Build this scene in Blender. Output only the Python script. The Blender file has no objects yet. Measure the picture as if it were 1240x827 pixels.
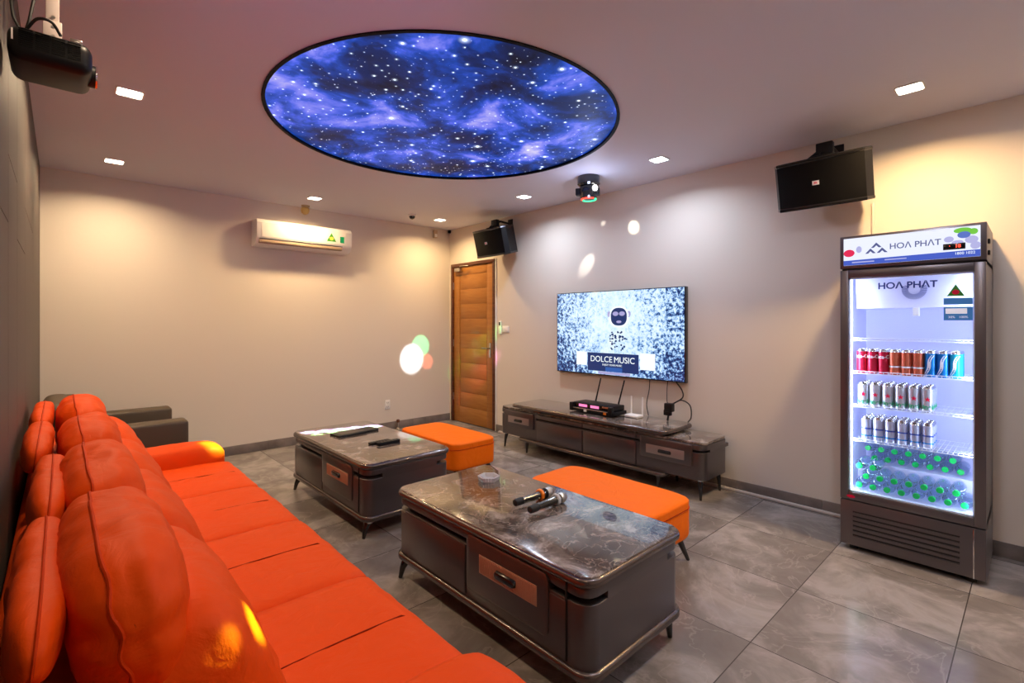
import bpy, bmesh, math, random
from mathutils import Vector, Matrix, noise
random.seed(7)
C = bpy.context.scene.collection
PI = math.pi

# ------------------------------------------------------------------ materials
def mat(name, col, rough=.5, metal=0., coat=0., emit=None, es=0., trans=0., ior=1.45, bump=None, spec=.5, alpha=1.):
    m = bpy.data.materials.new(name); m.use_nodes = True
    b = m.node_tree.nodes['Principled BSDF']
    b.inputs['Base Color'].default_value = (*col, 1)
    b.inputs['Roughness'].default_value = rough
    b.inputs['Metallic'].default_value = metal
    b.inputs['Coat Weight'].default_value = coat
    b.inputs['Coat Roughness'].default_value = .04
    b.inputs['IOR'].default_value = ior
    b.inputs['Specular IOR Level'].default_value = spec
    b.inputs['Transmission Weight'].default_value = trans
    b.inputs['Alpha'].default_value = alpha
    if emit:
        b.inputs['Emission Color'].default_value = (*emit, 1)
        b.inputs['Emission Strength'].default_value = es
    if bump:
        N = m.node_tree.nodes; L = m.node_tree.links
        tc = N.new('ShaderNodeTexCoord'); n = N.new('ShaderNodeTexNoise'); bp = N.new('ShaderNodeBump')
        n.inputs['Scale'].default_value = bump[0]; n.inputs['Detail'].default_value = 4
        bp.inputs['Strength'].default_value = bump[1]; bp.inputs['Distance'].default_value = bump[2]
        L.new(tc.outputs['Object'], n.inputs['Vector']); L.new(n.outputs['Fac'], bp.inputs['Height'])
        L.new(bp.outputs['Normal'], b.inputs['Normal'])
    return m
def nodes(m): return m.node_tree.nodes, m.node_tree.links, m.node_tree.nodes['Principled BSDF']
def ramp(N, pts):
    r = N.new('ShaderNodeValToRGB'); e = r.color_ramp.elements
    while len(e) < len(pts): e.new(.5)
    for el, (p, c) in zip(e, pts): el.position = p; el.color = (*c, 1)
    return r

M = {}
M['wall'] = mat('wall_paint', (.72, .655, .575), .6, bump=(220, .08, .002))
M['ceil'] = mat('ceiling_paint', (.70, .71, .82), .55)  # bluish tint stands in for coloured light falling on the ceiling
M['panel'] = mat('dark_wall_panel', (.085, .067, .058), .6, bump=(8, .05, .004))
M['dark'] = mat('dark_gap', (.008, .007, .007), .6)
M['black'] = mat('black_plastic', (.008, .008, .009), .38, spec=.3)
M['grille'] = mat('black_grille', (.003, .003, .0035), .6, spec=.15, bump=(600, .4, .002))
M['rubber'] = mat('black_rubber', (.012, .012, .012), .6)
M['gloss'] = mat('gloss_black', (.01, .01, .011), .12, coat=.6)
M['chrome'] = mat('chrome', (.8, .8, .82), .12, 1.)
M['steel'] = mat('brushed_steel', (.5, .48, .45), .3, 1.)
M['white'] = mat('white_plastic', (.88, .86, .82), .35)
M['pwhite'] = mat('painted_white_steel', (.62, .52, .48), .45)
M['bronze'] = mat('bronze_lacquer', (.115, .10, .102), .30, .65, coat=.3, bump=(40, .03, .002))
M['bronze2'] = mat('bronze_trim', (.14, .115, .105), .26, .8, coat=.3)
M['leg'] = mat('black_lacquer_leg', (.008, .008, .009), .1, coat=.8)
M['wood'] = mat('door_wood', (.42, .16, .04), .38, coat=.15)
M['wooddark'] = mat('door_frame_wood', (.10, .028, .010), .35, coat=.2)
M['olive'] = mat('brown_leather', (.075, .055, .035), .45, bump=(120, .15, .002))
M['fgrey'] = mat('fridge_grey_steel', (.16, .145, .155), .32, .7)
M['fside'] = mat('fridge_side', (.13, .12, .12), .4, .3)
M['inner'] = mat('fridge_liner', (.66, .68, .90), .35, emit=(.55, .58, 1.), es=.14)  # faint emission imitates LED light spread over the liner
M['led'] = mat('led_strip', (1, 1, 1), .4, emit=(.80, .88, 1), es=9.)
M['wire'] = mat('white_wire', (.85, .88, .95), .3)
M['duct'] = mat('tan_air_outlet', (.34, .25, .17), .5)
M['pipe'] = mat('grey_conduit', (.55, .5, .46), .4)
M['yellowp'] = mat('yellowed_plastic', (.62, .45, .15), .4)
M['beigep'] = mat('beige_plastic', (.55, .42, .28), .4)
M['can'] = mat('can_metal', (.75, .76, .8), .22, 1.)
M['redcan'] = mat('red_can_print', (.62, .02, .06), .25, .35)
M['mixcan'] = mat('orange_can_print', (.72, .16, .08), .25, .35)
M['bluecan'] = mat('blue_can_print', (.01, .22, .62), .25, .3)
M['cyancan'] = mat('cyan_can_print', (.02, .55, .70), .25, .3)
M['silver'] = mat('silver_can_print', (.72, .75, .82), .25, .55)
M['silver2'] = mat('pale_can_print', (.62, .66, .85), .25, .5)
M['printw'] = mat('white_print', (.85, .85, .85), .4)
M['stickw'] = mat('backlit_white_sticker', (.85, .85, .85), .4, emit=(.8, .85, 1.), es=.45)  # emission stands in for the fridge light behind the sticker
M['printr'] = mat('red_print', (.75, .0, .05), .4)
M['printg'] = mat('green_print', (.0, .32, .12), .4)
M['printb'] = mat('navy_print', (.02, .05, .28), .4)
M['stickb'] = mat('blue_sticker', (.05, .22, .55), .4, emit=(.05, .2, .5), es=.25)  # faint emission imitates fridge light shining through
M['stickg'] = mat('green_sticker', (.05, .30, .03), .4)
M['sticky'] = mat('yellow_print', (.75, .65, .08), .4)
M['cap'] = mat('green_cap', (.01, .62, .12), .35)
M['orangep'] = mat('orange_ring', (.9, .22, .01), .4)
M['clear'] = mat('clear_plastic', (.85, .87, .9), .1, trans=.35, ior=1.3)
M['pinkled'] = mat('pink_display', (.2, .05, .1), .4, emit=(1., .25, .55), es=1.2)
M['redled'] = mat('red_led', (.3, 0, 0), .4, emit=(1., .06, .03), es=2.5)
M['greenled'] = mat('green_led', (0, .3, .1), .4, emit=(.05, 1., .35), es=2.)
M['lens'] = mat('lens_white', (1, 1, 1), .3, emit=(1, .98, .92), es=14.)
M['down_w'] = mat('downlight_warm', (1, 1, 1), .3, emit=(1, .86, .66), es=14.)
M['down_c'] = mat('downlight_cool', (1, 1, 1), .3, emit=(.85, .92, 1), es=14.)
M['logo'] = mat('light_logo', (.7, .7, .7), .4, emit=(.9, .9, .9), es=.12)  # pale badge, brightened by a little emission in the material

# orange leather
for nm, base in (('orange', (.74, .068, .001)), ('orange2', (.95, .17, .003))):
    m = mat('orange_leather' if nm == 'orange' else 'orange_stool_leather', base, .55, bump=None, spec=.16)
    N, L, b = nodes(m)
    tc = N.new('ShaderNodeTexCoord')
    n1 = N.new('ShaderNodeTexNoise'); n1.inputs['Scale'].default_value = 9; n1.inputs['Detail'].default_value = 5
    n2 = N.new('ShaderNodeTexVoronoi'); n2.inputs['Scale'].default_value = 260
    bp1 = N.new('ShaderNodeBump'); bp1.inputs['Strength'].default_value = .35; bp1.inputs['Distance'].default_value = .02
    bp2 = N.new('ShaderNodeBump'); bp2.inputs['Strength'].default_value = .12; bp2.inputs['Distance'].default_value = .001
    L.new(tc.outputs['Object'], n1.inputs['Vector']); L.new(tc.outputs['Object'], n2.inputs['Vector'])
    n1.inputs['Distortion'].default_value = 1.2; L.new(n1.outputs['Fac'], bp1.inputs['Height']); L.new(n2.outputs['Distance'], bp2.inputs['Height'])
    L.new(bp1.outputs['Normal'], bp2.inputs['Normal']); L.new(bp2.outputs['Normal'], b.inputs['Normal'])
    M[nm] = m
M['piping'] = mat('orange_piping', (.50, .035, .001), .6, spec=.1)
M['seam'] = mat('dark_orange_seam', (.22, .012, .001), .7, spec=.1)

# marble top
m = mat('brown_marble', (.2, .16, .13), .12, coat=.85); N, L, b = nodes(m)
b.inputs['Coat Roughness'].default_value = .015
tc = N.new('ShaderNodeTexCoord')
n1 = N.new('ShaderNodeTexNoise'); n1.inputs['Scale'].default_value = 4.6; n1.inputs['Detail'].default_value = 12; n1.inputs['Roughness'].default_value = .68; n1.inputs['Distortion'].default_value = .5
r1 = ramp(N, [(.30, (.018, .012, .009)), (.44, (.065, .046, .035)), (.54, (.15, .12, .10)), (.64, (.38, .33, .30)), (.74, (.10, .075, .06))])
n2 = N.new('ShaderNodeTexNoise'); n2.inputs['Scale'].default_value = 5; n2.inputs['Detail'].default_value = 6; n2.inputs['Distortion'].default_value = 2.5
r2 = ramp(N, [(.485, (0, 0, 0)), (.5, (.5, .5, .5)), (.515, (0, 0, 0))])
mx = N.new('ShaderNodeMixRGB'); mx.inputs[2].default_value = (.5, .44, .40, 1)
L.new(tc.outputs['Object'], n1.inputs['Vector']); L.new(tc.outputs['Object'], n2.inputs['Vector'])
L.new(n1.outputs['Fac'], r1.inputs['Fac']); L.new(n2.outputs['Fac'], r2.inputs['Fac'])
L.new(r2.outputs['Color'], mx.inputs[0]); L.new(r1.outputs['Color'], mx.inputs[1]); L.new(mx.outputs[0], b.inputs['Base Color'])
M['marble'] = m

# floor tiles
m = mat('floor_tiles', (.3, .27, .25), .2); N, L, b = nodes(m)
tc = N.new('ShaderNodeTexCoord'); mp = N.new('ShaderNodeMapping')
T = .607
mp.inputs['Location'].default_value = (-(2.795 - 5*T)/T, -(.845 - 3*T)/T, 0); mp.inputs['Scale'].default_value = (1/T, 1/T, 1)
L.new(tc.outputs['Object'], mp.inputs['Vector'])
sp = N.new('ShaderNodeSeparateXYZ'); L.new(mp.outputs[0], sp.inputs[0])
def mth(op, a, bb=None):
    n = N.new('ShaderNodeMath'); n.operation = op
    for i, v in enumerate((a, bb)):
        if v is None: continue
        if isinstance(v, (int, float)): n.inputs[i].default_value = v
        else: L.new(v, n.inputs[i])
    return n.outputs[0]
def edge(o):
    f = mth('FRACT', o); d = mth('ABSOLUTE', mth('SUBTRACT', f, .5)); return mth('GREATER_THAN', d, .5 - .0022/T)
g = mth('MAXIMUM', edge(sp.outputs[0]), edge(sp.outputs[1]))
idv = N.new('ShaderNodeCombineXYZ'); L.new(mth('FLOOR', sp.outputs[0]), idv.inputs[0]); L.new(mth('FLOOR', sp.outputs[1]), idv.inputs[1])
wn = N.new('ShaderNodeTexWhiteNoise'); L.new(idv.outputs[0], wn.inputs['Vector'])
va = N.new('ShaderNodeVectorMath'); va.operation = 'MULTIPLY_ADD'; L.new(wn.outputs['Color'], va.inputs[0]); va.inputs[1].default_value = (9, 9, 9); L.new(tc.outputs['Object'], va.inputs[2])
n1 = N.new('ShaderNodeTexNoise'); n1.inputs['Scale'].default_value = 2.6; n1.inputs['Detail'].default_value = 9; n1.inputs['Distortion'].default_value = .5; n1.inputs['Roughness'].default_value = .6
L.new(va.outputs[0], n1.inputs['Vector'])
r1 = ramp(N, [(.25, (.14, .12, .107)), (.47, (.21, .187, .17)), (.60, (.34, .31, .29)), (.75, (.235, .21, .195))])
L.new(n1.outputs['Fac'], r1.inputs['Fac'])
n2 = N.new('ShaderNodeTexNoise'); n2.inputs['Scale'].default_value = 1.8; n2.inputs['Detail'].default_value = 5; n2.inputs['Distortion'].default_value = 2
L.new(va.outputs[0], n2.inputs['Vector'])
r2 = ramp(N, [(.488, (0, 0, 0)), (.5, (.35, .35, .35)), (.512, (0, 0, 0))]); L.new(n2.outputs['Fac'], r2.inputs['Fac'])
m1 = N.new('ShaderNodeMixRGB'); L.new(r2.outputs['Color'], m1.inputs[0]); L.new(r1.outputs['Color'], m1.inputs[1]); m1.inputs[2].default_value = (.42, .38, .35, 1)
m2 = N.new('ShaderNodeMixRGB'); L.new(g, m2.inputs[0]); L.new(m1.outputs[0], m2.inputs[1]); m2.inputs[2].default_value = (.06, .05, .045, 1)
L.new(m2.outputs[0], b.inputs['Base Color'])
M['floor'] = m
m = mat('skirting_tile', (.20, .17, .155), .3); N, L, b = nodes(m)
tc = N.new('ShaderNodeTexCoord'); n1 = N.new('ShaderNodeTexNoise'); n1.inputs['Scale'].default_value = 5; n1.inputs['Detail'].default_value = 8
r1 = ramp(N, [(.3, (.12, .10, .09)), (.7, (.27, .235, .215))]); L.new(tc.outputs['Object'], n1.inputs['Vector']); L.new(n1.outputs['Fac'], r1.inputs['Fac']); L.new(r1.outputs['Color'], b.inputs['Base Color'])
M['skirt'] = m

# door wood grain
for key, c1, c2 in (('wood', (.33, .125, .020), (.41, .172, .034)), ('wooddark', (.06, .015, .006), (.13, .04, .014))):
    N, L, b = nodes(M[key]); tc = N.new('ShaderNodeTexCoord'); mp = N.new('ShaderNodeMapping'); mp.inputs['Scale'].default_value = (6, 2.2, 22)
    n1 = N.new('ShaderNodeTexNoise'); n1.inputs['Scale'].default_value = 1.6; n1.inputs['Detail'].default_value = 6; n1.inputs['Distortion'].default_value = .6
    r1 = ramp(N, [(.3, c1), (.7, c2)]); L.new(tc.outputs['Object'], mp.inputs[0]); L.new(mp.outputs[0], n1.inputs['Vector']); L.new(n1.outputs['Fac'], r1.inputs['Fac']); L.new(r1.outputs['Color'], b.inputs['Base Color'])

# starry sky print
m = mat('starry_light_film', (.01, .01, .03), .45, spec=.15); N, L, b = nodes(m)
tc = N.new('ShaderNodeTexCoord')
n1 = N.new('ShaderNodeTexNoise'); n1.inputs['Scale'].default_value = 2.1; n1.inputs['Detail'].default_value = 10; n1.inputs['Roughness'].default_value = .60; n1.inputs['Distortion'].default_value = .35
r1 = ramp(N, [(.33, (.001, .004, .020)), (.43, (.001, .020, .13)), (.50, (.004, .060, .44)), (.55, (.05, .12, .80)), (.61, (.25, .27, 1.)), (.70, (.70, .66, 1.))])
L.new(tc.outputs['Object'], n1.inputs['Vector']); L.new(n1.outputs['Fac'], r1.inputs['Fac'])
acc = r1.outputs['Color']
for sc, th, st, off in ((5.5, .05, 3.5, 0), (10, .055, 2.2, 3.3), (21, .08, 1.4, 7.7)):
    mp = N.new('ShaderNodeMapping'); mp.inputs['Location'].default_value = (off, off*.7, 0); L.new(tc.outputs['Object'], mp.inputs[0])
    v = N.new('ShaderNodeTexVoronoi'); v.inputs['Scale'].default_value = sc; v.voronoi_dimensions = '2D'; L.new(mp.outputs[0], v.inputs['Vector'])
    sep = N.new('ShaderNodeSeparateXYZ'); L.new(v.outputs['Color'], sep.inputs[0])
    rad = mth('MULTIPLY', mth('POWER', sep.outputs[0], 4.), th*1.55)
    d = mth('SUBTRACT', 1., mth('DIVIDE', v.outputs['Distance'], mth('ADD', rad, .0001)))
    core_ = mth('MULTIPLY', mth('MAXIMUM', d, 0.), st*1.5)
    d2 = mth('MAXIMUM', mth('SUBTRACT', 1., mth('DIVIDE', v.outputs['Distance'], mth('ADD', mth('MULTIPLY', rad, 3.2), .0001))), 0.)
    s = mth('ADD', core_, mth('MULTIPLY', mth('POWER', d2, 2.), st*.45))
    cm = N.new('ShaderNodeMixRGB'); cm.blend_type = 'ADD'; cm.inputs[0].default_value = 1
    cl = N.new('ShaderNodeVectorMath'); cl.operation = 'SCALE'; cl.inputs[0].default_value = (.75, .86, 1.); L.new(s, cl.inputs['Scale'])
    L.new(acc, cm.inputs[1]); L.new(cl.outputs[0], cm.inputs[2]); acc = cm.outputs[0]
L.new(acc, b.inputs['Emission Color']); b.inputs['Emission Strength'].default_value = 1.0
M['galaxy'] = m; GAL = b

# tv picture (object coords: y across, z up, origin at screen centre)
m = mat('tv_picture', (.01, .01, .012), .2); N, L, b = nodes(m)
tc = N.new('ShaderNodeTexCoord'); sp = N.new('ShaderNodeSeparateXYZ'); L.new(tc.outputs['Object'], sp.inputs[0])
ay = mth('ABSOLUTE', sp.outputs[1])
v = N.new('ShaderNodeTexNoise'); v.inputs['Scale'].default_value = 30; v.inputs['Detail'].default_value = 5; v.inputs['Roughness'].default_value = .75; L.new(tc.outputs['Object'], v.inputs['Vector'])
v2 = N.new('ShaderNodeTexNoise'); v2.inputs['Scale'].default_value = 7; v2.inputs['Detail'].default_value = 4; L.new(tc.outputs['Object'], v2.inputs['Vector'])
side = mth('MULTIPLY', mth('MAXIMUM', mth('SUBTRACT', ay, .16), 0.), .24)
low = mth('MULTIPLY', mth('MAXIMUM', mth('SUBTRACT', .0, sp.outputs[2]), 0.), .22)
val = mth('SUBTRACT', mth('SUBTRACT', mth('ADD', mth('MULTIPLY', v.outputs['Fac'], mth('ADD', .45, mth('MINIMUM', mth('MULTIPLY', ay, 1.6), .75))), mth('ADD', mth('MULTIPLY', v2.outputs['Fac'], .35), mth('SUBTRACT', .20, mth('MINIMUM', mth('MULTIPLY', ay, .8), .375)))), side), low)
r1 = ramp(N, [(.36, (.008, .02, .10)), (.43, (.05, .15, .42)), (.48, (.30, .52, .86)), (.54, (.60, .80, 1.)), (.64, (.78, .92, 1.))])
L.new(val, r1.inputs['Fac']); L.new(r1.outputs['Color'], b.inputs['Emission Color']); b.inputs['Emission Strength'].default_value = 1.2
M['tvpic'] = m
def emat(n, c, s): M[n] = mat(n, (.01, .01, .01), .3, emit=c, es=s)
emat('screen_white', (.9, .97, 1), 1.2); emat('screen_navy', (.012, .035, .16), 1.); emat('screen_blue', (.03, .12, .45), 1.); emat('screen_pink', (.45, .42, .75), 1.)
emat('header_white', (.82, .86, 1.), 1.15); emat('header_blue', (.06, .12, .62), 1.); emat('header_logo', (.10, .12, .30), 1.); emat('header_red', (.85, .02, .10), 1.)
emat('header_green', (.18, .62, .05), 1.); emat('header_berry', (.10, .18, .60), 1.); emat('header_lilac', (.50, .50, .85), 1.)

# glass: cheap clear sheet
def glassmat(name, tint, gloss=.06, rough=.02):
    m = bpy.data.materials.new(name); m.use_nodes = True; N, L = m.node_tree.nodes, m.node_tree.links; N.clear()
    o = N.new('ShaderNodeOutputMaterial'); t = N.new('ShaderNodeBsdfTransparent'); t.inputs[0].default_value = (*tint, 1)
    g_ = N.new('ShaderNodeBsdfGlossy'); g_.inputs['Roughness'].default_value = rough; g_.inputs['Color'].default_value = (1, 1, 1, 1)
    fr = N.new('ShaderNodeLayerWeight'); fr.inputs['Blend'].default_value = gloss; mx = N.new('ShaderNodeMixShader')
    L.new(fr.outputs['Fresnel'], mx.inputs[0]); L.new(t.outputs[0], mx.inputs[1]); L.new(g_.outputs[0], mx.inputs[2]); L.new(mx.outputs[0], o.inputs[0])
    return m
M['glass'] = glassmat('door_glass', (.96, .98, 1), .12)
M['pet'] = glassmat('clear_bottle', (.80, .90, .97), .35, .08)
M['crystal'] = mat('cut_glass', (.92, .94, .97), .05, trans=.6, ior=1.45)

# ------------------------------------------------------------------ mesh helpers
class MB:
    def __init__(s): s.v = []; s.f = []
    def add(s, vs, fs, m=None):
        o = len(s.v); s.v += [(m @ Vector(v)) if m else Vector(v) for v in vs]; s.f += [tuple(i+o for i in f) for f in fs]; return s
    def box(s, x0, x1, y0, y1, z0, z1, b=0., m=None, seg=2):
        bm = bmesh.new(); bmesh.ops.create_cube(bm, size=1)
        for v in bm.verts: v.co = Vector(((x0+x1)/2+v.co.x*(x1-x0), (y0+y1)/2+v.co.y*(y1-y0), (z0+z1)/2+v.co.z*(z1-z0)))
        if b > 0: bmesh.ops.bevel(bm, geom=list(bm.edges), offset=b, segments=seg, profile=.5, affect='EDGES')
        bm.verts.index_update(); vs = [v.co.copy() for v in bm.verts]; fs = [[v.index for v in f.verts] for f in bm.faces]; bm.free()
        return s.add(vs, fs, m)
    def loft(s, rings, caps=True, closed=True, m=None):
        n = len(rings[0]); vs = [p for r in rings for p in r]; fs = []
        for i in range(len(rings)-1):
            for j in range(n if closed else n-1):
                k = (j+1) % n; fs.append((i*n+j, i*n+k, (i+1)*n+k, (i+1)*n+j))
        if caps: fs.append(tuple(reversed(range(n)))); fs.append(tuple((len(rings)-1)*n+j for j in range(n)))
        return s.add(vs, fs, m)
    def lathe(s, prof, n=20, m=None, caps=True):
        return s.loft([[(r*math.cos(2*PI*j/n), r*math.sin(2*PI*j/n), z) for j in range(n)] for r, z in prof], caps, True, m)
    def cyl(s, p, q, r, r2=None, n=12):
        p, q = Vector(p), Vector(q); d = q-p; m = Matrix.Translation(p) @ d.to_track_quat('Z', 'Y').to_matrix().to_4x4()
        return s.lathe([(r, 0), (r if r2 is None else r2, d.length)], n, m)
    def tube(s, pts, r, n=8, cyc=False):
        pts = [Vector(p) for p in pts]; rings = []; up = None
        for i, p in enumerate(pts):
            a = pts[i-1] if (i or cyc) else p; c = pts[(i+1) % len(pts)] if (i < len(pts)-1 or cyc) else p
            t = (c-a).normalized()
            if up is None: up = t.orthogonal().normalized()
            up = (up - t*up.dot(t)).normalized(); w = t.cross(up)
            rr = r[i] if isinstance(r, (list, tuple)) else r
            rings.append([p+up*rr*math.cos(2*PI*j/n)+w*rr*math.sin(2*PI*j/n) for j in range(n)])
        if cyc: rings.append(rings[0])
        return s.loft(rings, not cyc)
    def poly(s, pts, h, m=None):   # flat outline in local xy extruded along z
        return s.loft([[(x, y, 0) for x, y in pts], [(x, y, h) for x, y in pts]], True, True, m)
    def obj(s, name, m, parent=None, ang=35, loc=None):
        me = bpy.data.meshes.new(name); me.from_pydata([tuple(v) for v in s.v], [], s.f); me.update()
        bm = bmesh.new(); bm.from_mesh(me); bmesh.ops.recalc_face_normals(bm, faces=bm.faces); bm.to_mesh(me); bm.free()
        me.materials.append(M[m] if isinstance(m, str) else m)
        me.polygons.foreach_set('use_smooth', [True]*len(me.polygons)); me.set_sharp_from_angle(angle=math.radians(ang))
        o = bpy.data.objects.new(name, me); C.objects.link(o)
        if parent: o.parent = parent
        if loc: o.location = loc
        return o
def rr(x0, x1, y0, y1, r, z, n=6):
    pts = []
    for cx, cy, a0 in ((x1-r, y1-r, 0), (x0+r, y1-r, 90), (x0+r, y0+r, 180), (x1-r, y0+r, 270)):
        for i in range(n+1):
            a = math.radians(a0+90*i/n); pts.append((cx+r*math.cos(a), cy+r*math.sin(a), z))
    return pts
def slab(mb, x0, x1, y0, y1, r, z0, z1, e=.0, n=6):   # rounded plan slab, edge profile rounded by e
    L_ = []
    k = 5 if e > 0 else 1
    if e > 0:
        for i in range(k+1):
            a = PI/2*i/k; ins = e*(1-math.sin(a)); L_.append((z0+e*(1-math.cos(a)), ins))
        for i in range(k+1):
            a = PI/2*(1-i/k); ins = e*(1-math.sin(a)); L_.append((z1-e*(1-math.cos(a)), ins))
    else: L_ = [(z0, 0), (z1, 0)]
    mb.loft([rr(x0+i, x1-i, y0+i, y1-i, max(r-i, .002), z, n) for z, i in L_]); return mb
def surf(p, k, ky, fn, sz_, wr, seed, out=0.):
    l = ((abs(p.x)**k+abs(p.z)**k)**(ky/k)+abs(p.y)**ky)**(1/ky); p = p/l
    if fn: p = fn(p)
    q = Vector((p.x*sz_[0], p.y*sz_[1], p.z*sz_[2])); u = q.normalized()
    if wr: q += u*wr*noise.fractal(Vector((q.x+seed*3.1, q.y-seed, q.z))*9, 1., 2., 3)
    return q+u*out
def soft(cx, cy, cz, sx, sy, sz, k=5., n=18, fn=None, m=None, mb=None, wr=.0, seed=0, ky=None):
    bm = bmesh.new(); bmesh.ops.create_cube(bm, size=2)
    bmesh.ops.subdivide_edges(bm, edges=list(bm.edges), cuts=n, use_grid_fill=True)
    bm.verts.index_update(); c = Vector((cx, cy, cz))
    out = [surf(Vector([math.tan(t*PI/4) for t in v.co]), k, ky or k, fn, (sx, sy, sz), wr, seed)+c for v in bm.verts]
    fs = [[v.index for v in f.verts] for f in bm.faces]; bm.free()
    mb = mb or MB(); return mb.add(out, fs, m)
def piping(R_, sz_, k, fn, wr, seed, r, px=0., n=110):
    pts = []
    for j in range(n):
        a = 2*PI*j/n; c_, s_ = math.cos(a), math.sin(a); d = max(abs(c_), abs(s_)); pts.append(R_ @ surf(Vector((px, c_/d, s_/d)), k, k, fn, sz_, wr, seed, r*.45))
    return MB().tube(pts, r, 6, True)
def tag(o, label=None, cat=None, group=None, kind=None):
    for k, v in (('label', label), ('category', cat), ('group', group), ('kind', kind)):
        if v: o[k] = v
    return o
def thing(name, loc, label, cat, group=None, rz=0):
    o = bpy.data.objects.new(name, None); C.objects.link(o); o.location = loc; o.rotation_euler = (0, 0, rz); o.empty_display_size = .1
    return tag(o, label, cat, group)
def dup(root, loc, label=None, group=None):
    r = root.copy(); C.objects.link(r); r.location = loc
    if label: r['label'] = label
    if group: r['group'] = group
    for ch in list(root.children):
        c = ch.copy(); C.objects.link(c); c.parent = r
        for g_ in list(ch.children):
            d = g_.copy(); C.objects.link(d); d.parent = c
    return r
RX = Matrix(((0, 0, -1, 0), (-1, 0, 0, 0), (0, 1, 0, 0), (0, 0, 0, 1)))    # local xy -> plane facing -x
RY = Matrix(((1, 0, 0, 0), (0, 0, -1, 0), (0, 1, 0, 0), (0, 0, 0, 1)))     # local xy -> plane facing -y
def text(name, body, size, m, parent, loc, rot=RX, ext=.0008, bold=0., sx=1., sh=0.):
    cu = bpy.data.curves.new(name, 'FONT'); cu.body = body; cu.size = size; cu.extrude = ext; cu.offset = bold; cu.align_x = 'CENTER'; cu.align_y = 'CENTER'; cu.shear = sh
    t = bpy.data.objects.new('t', cu); C.objects.link(t)
    me = bpy.data.meshes.new_from_object(t.evaluated_get(bpy.context.evaluated_depsgraph_get()))
    bpy.data.objects.remove(t); me.name = name
    me.transform(Matrix.Translation(loc) @ rot @ Matrix.Diagonal((sx, 1, 1, 1))); me.materials.clear(); me.materials.append(M[m])
    o = bpy.data.objects.new(name, me); C.objects.link(o); o.parent = parent
    return o
def at(loc, rot=RX): return Matrix.Translation(loc) @ rot
def struct(mb, name, m, ang=35): return tag(mb.obj(name, m, None, ang), kind='structure')
def ordn(i): return ['first', 'second', 'third', 'fourth', 'fifth', 'sixth', 'seventh', 'eighth', 'ninth'][i]

# ------------------------------------------------------------------ room
XR, YB, XL, YN, H = 4.08, 5.72, -.13, -1.25, 2.70
struct(MB().box(XL-.1, XR+.1, YN-.1, YB+.1, -.1, 0), 'floor', 'floor')
GC = (1.945, 2.735); GR = 1.135
# ceiling with round opening for the light box
cm = MB(); n = 96
def sq(a):
    d = Vector((math.cos(a), math.sin(a))); t = []
    for lim, c, o in ((XR+.1, d.x, GC[0]), (XL-.1, d.x, GC[0]), (YB+.1, d.y, GC[1]), (YN-.1, d.y, GC[1])):
        if abs(c) > 1e-6:
            q = (lim-o)/c
            if q > 0: t.append(q)
    return min(t)*d
angs = sorted([2*PI*i/n for i in range(n)] + [math.atan2(y-GC[1], x-GC[0]) % (2*PI) for x in (XL-.1, XR+.1) for y in (YN-.1, YB+.1)])
inn = [(GC[0]+GR*math.cos(a), GC[1]+GR*math.sin(a)) for a in angs]; out = [(GC[0]+sq(a).x, GC[1]+sq(a).y) for a in angs]
cm.loft([[(x, y, H+.12) for x, y in inn], [(x, y, H) for x, y in inn], [(x, y, H) for x, y in out], [(x, y, H+.12) for x, y in out], [(x, y, H+.12) for x, y in inn]], caps=False)
struct(cm, 'ceiling', 'ceil')
struct(MB().box(XL-.1, XR+.1, YB, YB+.1, 0, H), 'wall_back', 'wall')
DY0, DY1, DZ = 4.715, 5.66, 2.205
struct(MB().box(XR, XR+.1, YN-.1, DY0, 0, H).box(XR, XR+.1, DY1, YB, 0, H).box(XR, XR+.1, DY0, DY1, DZ, H), 'wall_right', 'wall')
struct(MB().box(XL-.1, XR+.1, YN-.1, YN, 0, H), 'wall_near', 'wall')
lw = MB().box(XL-.12, XL-.012, YN, YB, 0, H)
ys = [YN, .35, 1.1, 1.85, 2.36, 2.82, 3.40, 4.35, YB]
for i in range(len(ys)-1):
    zs = [0, (1.72 if i % 2 else 1.95), H] if i < 7 else [0, H]
    for a, b_ in zip(zs, zs[1:]): lw.box(XL-.012, XL, ys[i]+.002, ys[i+1]-.002, a+.002, b_-.002)
struct(lw, 'wall_left', 'panel')
for nm, a in (('baseboard_back', (XL, XR, YB-.012, YB, 0, .095)), ('baseboard_right', (XR-.012, XR, YN, 4.70, 0, .088)), ('baseboard_near', (XL, XR-.012, YN, YN+.012, 0, .09))):
    b = MB(); x0, x1, y0, y1, z0, z1 = a
    L0, L1 = (x0, x1) if nm != 'baseboard_right' else (y0, y1); p = L0 if nm != 'baseboard_right' else 4.70
    segs = []
    if nm == 'baseboard_right':
        q = y1
        while q > y0+.01: segs.append((max(y0, q-.605), q)); q -= .605
        for s0, s1 in segs: b.box(x0, x1, s0+.001, s1-.001, z0, z1, .0015)
    else:
        q = x1
        while q > x0+.01: segs.append((max(x0, q-.607), q)); q -= .607
        for s0, s1 in segs: b.box(s0+.001, s1-.001, y0, y1, z0, z1, .0015)
    struct(b, nm, 'skirt')
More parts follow.
